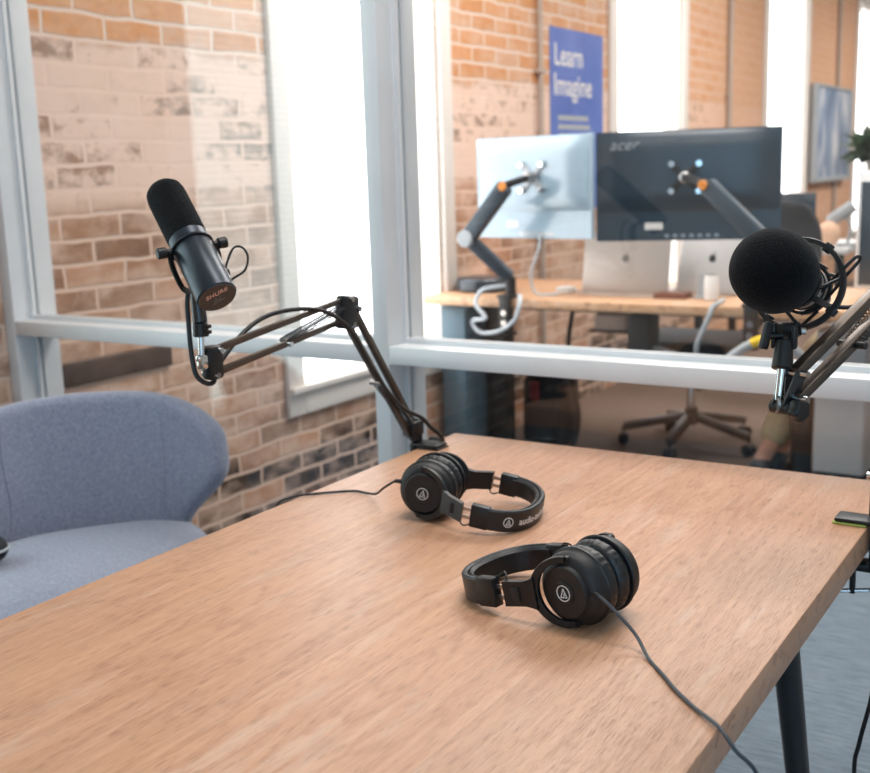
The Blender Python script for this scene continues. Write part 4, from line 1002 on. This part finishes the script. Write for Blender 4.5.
    for sg in (-1, 1):
        MB().ball(hd + face * .0745 + lat * .030 * sg + V((0, 0, .004)), .0115, 14, 10).build('eye', 'print', t, local=True, ang=180)
        MB().ball(hd + face * .0830 + lat * .030 * sg + V((0, 0, .004)), .0052, 10, 8).build('pupil', 'hair', t, local=True, ang=180)
    MB().tube([hd + face * .0825 + lat * a_ + V((0, 0, -.056 + 8 * a_ * a_)) - face * (9 * a_ * a_) for a_ in (-.022, -.011, 0, .011, .022)], .0042, 8).build('mouth', 'redcloth', t, local=True)
    for i in (0, 1):
        a = feet[i] - face * .05; b = feet[i] + face * .19; pts = [a.lerp(b, k / 8) + V((0, 0, .036 - .006 * k / 8)) for k in range(9)]
        MB().sweep(pts, [(.043 * math.cos(2 * PI * k / 14), .036 * math.sin(2 * PI * k / 14)) for k in range(14)], up=(0, 0, 1), scale=[.62, .9, .95, .95, 1, 1.02, 1, .88, .5]).build('shoe', 'shoe', t, local=True, ang=180)
    return P
PP = person()
st_ = thing('stool', 'black stool that the seated person in khaki trousers sits on', 'stool', (PP.x, PP.y, 0))
MB().cyl((PP.x, PP.y, .36), (PP.x, PP.y, .395), .19, seg=32, bev=.012).build('seat', 'chairblk', st_)
for k in range(4):
    a = PI / 4 + k * PI / 2; MB().cyl((PP.x + .11 * math.cos(a), PP.y + .11 * math.sin(a), .36), (PP.x + .19 * math.cos(a), PP.y + .19 * math.sin(a), 0), .014, seg=12).build('leg', 'blackm', st_)

# ------------------------------------------------------------------ things on the far brick wall
ps = thing('wall_poster', 'blue poster with white lettering taped to the brick wall', 'poster', (WX + .003, 5.44, 1.1))
PW = lambda y, z, d: V((WX + .004 + d, y, z))
MB().box((WX + .002, 5.115, 1.03), (WX + .004, 5.755, 1.935)).build('sheet', 'poster', ps)
def ptext(body, size, y, z, mat, nm):
    MB().text(body, size, lambda c: PW(y + c.x, z + c.y, .0006 + c.z), .0003).build(nm, mat, ps)
ptext('Learn', .15, 5.33, 1.80, 'print', 'lettering'); ptext('Imagine', .15, 5.38, 1.655, 'print', 'lettering')
m = MB()
for k, w in enumerate((.36, .38, .19)): m.box((WX + .0041, 5.20, 1.485 - .045 * k), (WX + .0046, 5.20 + w, 1.51 - .045 * k))
m.build('small_print', 'hose', ps)
pf = thing('framed_picture', 'tall thin-framed blue-grey picture on the far brick pier', 'picture', (WX + .05, 10.7, 1.07))
R = Matrix.Rotation(math.radians(0), 3, 'Z')
MB().box((WX + .04, 10.2, 1.09), (WX + .06, 11.5, 1.88), .003).build('print', 'picture', pf)
m = MB(); m.box((WX + .022, 10.15, 1.05), (WX + .075, 10.2, 1.90), .004).box((WX + .022, 11.5, 1.05), (WX + .075, 11.55, 1.90), .004).box((WX + .022, 10.2, 1.88), (WX + .075, 11.5, 1.90), .004).box((WX + .022, 10.2, 1.05), (WX + .075, 11.5, 1.09), .004)
m.build('frame', 'hose', pf)
# right monitor, all-in-one, on the same desk
aio = thing('desktop_computer', 'silver-edged desktop screen at right end of desk', 'computer', (-.72, 4.34, DZ))
MB().box((-.885, 4.30, .775), (-.40, 4.325, 1.205), .006).build('case', 'box', aio)
MB().box((-.872, 4.2985, .79), (-.41, 4.2998, 1.165), .001).build('rear_panel', 'monback', aio)
MB().box((-.72, 4.33, DZ), (-.58, 4.345, .85), .003).box((-.74, 4.27, DZ), (-.56, 4.42, DZ + .008), .003).build('stand', 'steel', aio)
# far desk with plant and little lamp
fd = thing('far_desk', 'pale distant desk against the far brick pier', 'desk', (-1.7, 6.2, 0))
MB().box((-2.1, 5.9, .77), (-1.26, 6.6, .80), .003).build('desktop', 'box', fd)
for x in (-2.04, -1.30):
    for y in (5.95, 6.55): MB().box((x - .02, y - .02, 0), (x + .02, y + .02, .769), .002).build('leg', 'blackm', fd)
t = thing('desk_lamp', 'small grey desk lamp with tilted head on the distant desk', 'lamp', (-1.30, 6.1, .80))
MB().lathe([(0, 0), (.05, 0), (.05, .012), (0, .016)], (-1.30, 6.1, .80), (0, 0, 1), 24).build('base', 'hose', t)
MB().tube([(-1.30, 6.1, .81), (-1.28, 6.1, .90), (-1.31, 6.1, .955)], .008, 8, sub=4).build('stem', 'hose', t)
MB().cyl((-1.39, 6.08, .925), (-1.27, 6.1, 1.01), .030, .034, 24, .004).build('lamp_head', 'hose', t)
o = MB().ball((-1.375, 6.02, .868), .066, 20, 14, (.9, .9, 1)).build('paper_ball', 'peach'); tag(o, 'peach coloured paper ball beside the little grey lamp', 'decoration')
sc = thing('desk_screen', 'dark slate screen standing on the distant desk behind the office chair', 'screen', (-1.62, 6.25, .80))
MB().box((-1.78, 6.24, .84), (-1.50, 6.26, 1.075), .004).build('panel', 'monback', sc); MB().box((-1.66, 6.235, .80), (-1.60, 6.265, .84), .003).box((-1.70, 6.2, .80), (-1.56, 6.3, .806)).build('foot', 'steel', sc)
pl = thing('potted_plant', 'bushy green plant standing on the tall cabinet behind the desktop screen', 'plant', (-1.17, 6.3, 1.10))
MB().lathe([(0, 0), (.07, 0), (.09, .14), (.08, .14), (.065, .02), (0, .02)], (-1.17, 6.3, 1.105), (0, 0, 1), 24).build('pot', 'pot', pl)
m = MB(); rnd = random.Random(3)
for k in range(150):
    a = rnd.uniform(0, 2 * PI); el = rnd.uniform(-.25, 1.3); d = V((math.cos(a) * math.cos(el), math.sin(a) * math.cos(el), math.sin(el))); L_ = rnd.uniform(.09, .18)
    b0 = V((-1.22, 6.28, 1.265)) + d * .03; tip = b0 + d * L_; w = rnd.uniform(.018, .03); n_ = d.cross(V((rnd.uniform(-1, 1), rnd.uniform(-1, 1), 1))).normalized(); u_ = n_.cross(d) * .006
    mid = b0.lerp(tip, .55)
    m.raw([b0, mid + n_ * w + u_, tip + V((0, 0, -.02)), mid - n_ * w + u_, mid - u_], [(0, 1, 4), (1, 2, 4), (2, 3, 4), (3, 0, 4)])
m.build('foliage', 'leaf', pl, ang=180)
t = thing('tall_cabinet', 'narrow pale cabinet carrying the bushy green plant', 'cabinet', (-1.11, 6.3, 0))
MB().box((-1.26, 6.15, 0), (-.96, 6.45, 1.1), .005).build('carcass', 'box', t); MB().box((-1.255, 6.134, .05), (-1.115, 6.149, 1.07), .003).build('door', 'box', t); MB().box((-1.105, 6.134, .05), (-.965, 6.149, 1.07), .003).build('door', 'box', t)

# ------------------------------------------------------------------ lights
def area(name, loc, size, sizey, energy, col, rot=(0, 0, 0)):
    l = bpy.data.lights.new(name, 'AREA'); l.shape = 'RECTANGLE'; l.size = size; l.size_y = sizey; l.energy = energy; l.color = col
    o = bpy.data.objects.new(name, l); COL.objects.link(o); o.location = loc; o.rotation_euler = rot; return o
area('room_ceiling_light', (.5, -.6, 2.97), 1.4, 1.0, 5, (1, .95, .91))
area('room_ceiling_light', (-.6, 1.40, 2.97), 1.2, .5, 28, (1, .95, .91))
area('room_blue_fill', (.9, -1.66, 1.6), 1.6, 1.6, 30, (.30, .66, 1), (math.radians(90), 0, 0))  # added blue fill for the partition's front faces; the front wall has no window
area('office_ceiling_light', (-1.0, 3.7, 2.97), 1.6, 1.2, 84, (1, .97, .94))
area('office_ceiling_light', (-.6, 7.0, 2.97), 1.6, 1.6, 95, (1, .96, .92))
area('office_ceiling_light', (-.4, 11.0, 2.97), 1.6, 1.6, 90, (1, .95, .90))
wd = bpy.data.worlds.new('World'); SC.world = wd; wd.use_nodes = True
wd.node_tree.nodes['Background'].inputs[0].default_value = (.85, .92, 1, 1); wd.node_tree.nodes['Background'].inputs[1].default_value = .6

# ------------------------------------------------------------------ camera
cd = bpy.data.cameras.new('camera'); cam = bpy.data.objects.new('camera', cd); COL.objects.link(cam); SC.camera = cam
Rm = Matrix((RT, UP, -FWD)).transposed()
cam.matrix_world = Matrix.Translation((0, 0, 1.25)) @ Rm.to_4x4()
cd.sensor_fit = 'HORIZONTAL'; cd.sensor_width = 36; cd.lens = 1110.83 / 870 * 36; cd.clip_start = .05
cd.dof.use_dof = True; cd.dof.focus_distance = 1.30; cd.dof.aperture_fstop = 6.3
SC.view_settings.view_transform = 'Standard'; SC.view_settings.look = 'None'; SC.view_settings.exposure = 0.0; SC.view_settings.gamma = 1
SC.view_settings.use_curve_mapping = False
SC.cycles.use_denoising = True
SC.cycles.max_bounces = 10; SC.cycles.transparent_max_bounces = 16; SC.cycles.sample_clamp_indirect = 6
SC.cycles.caustics_reflective = False; SC.cycles.caustics_refractive = False
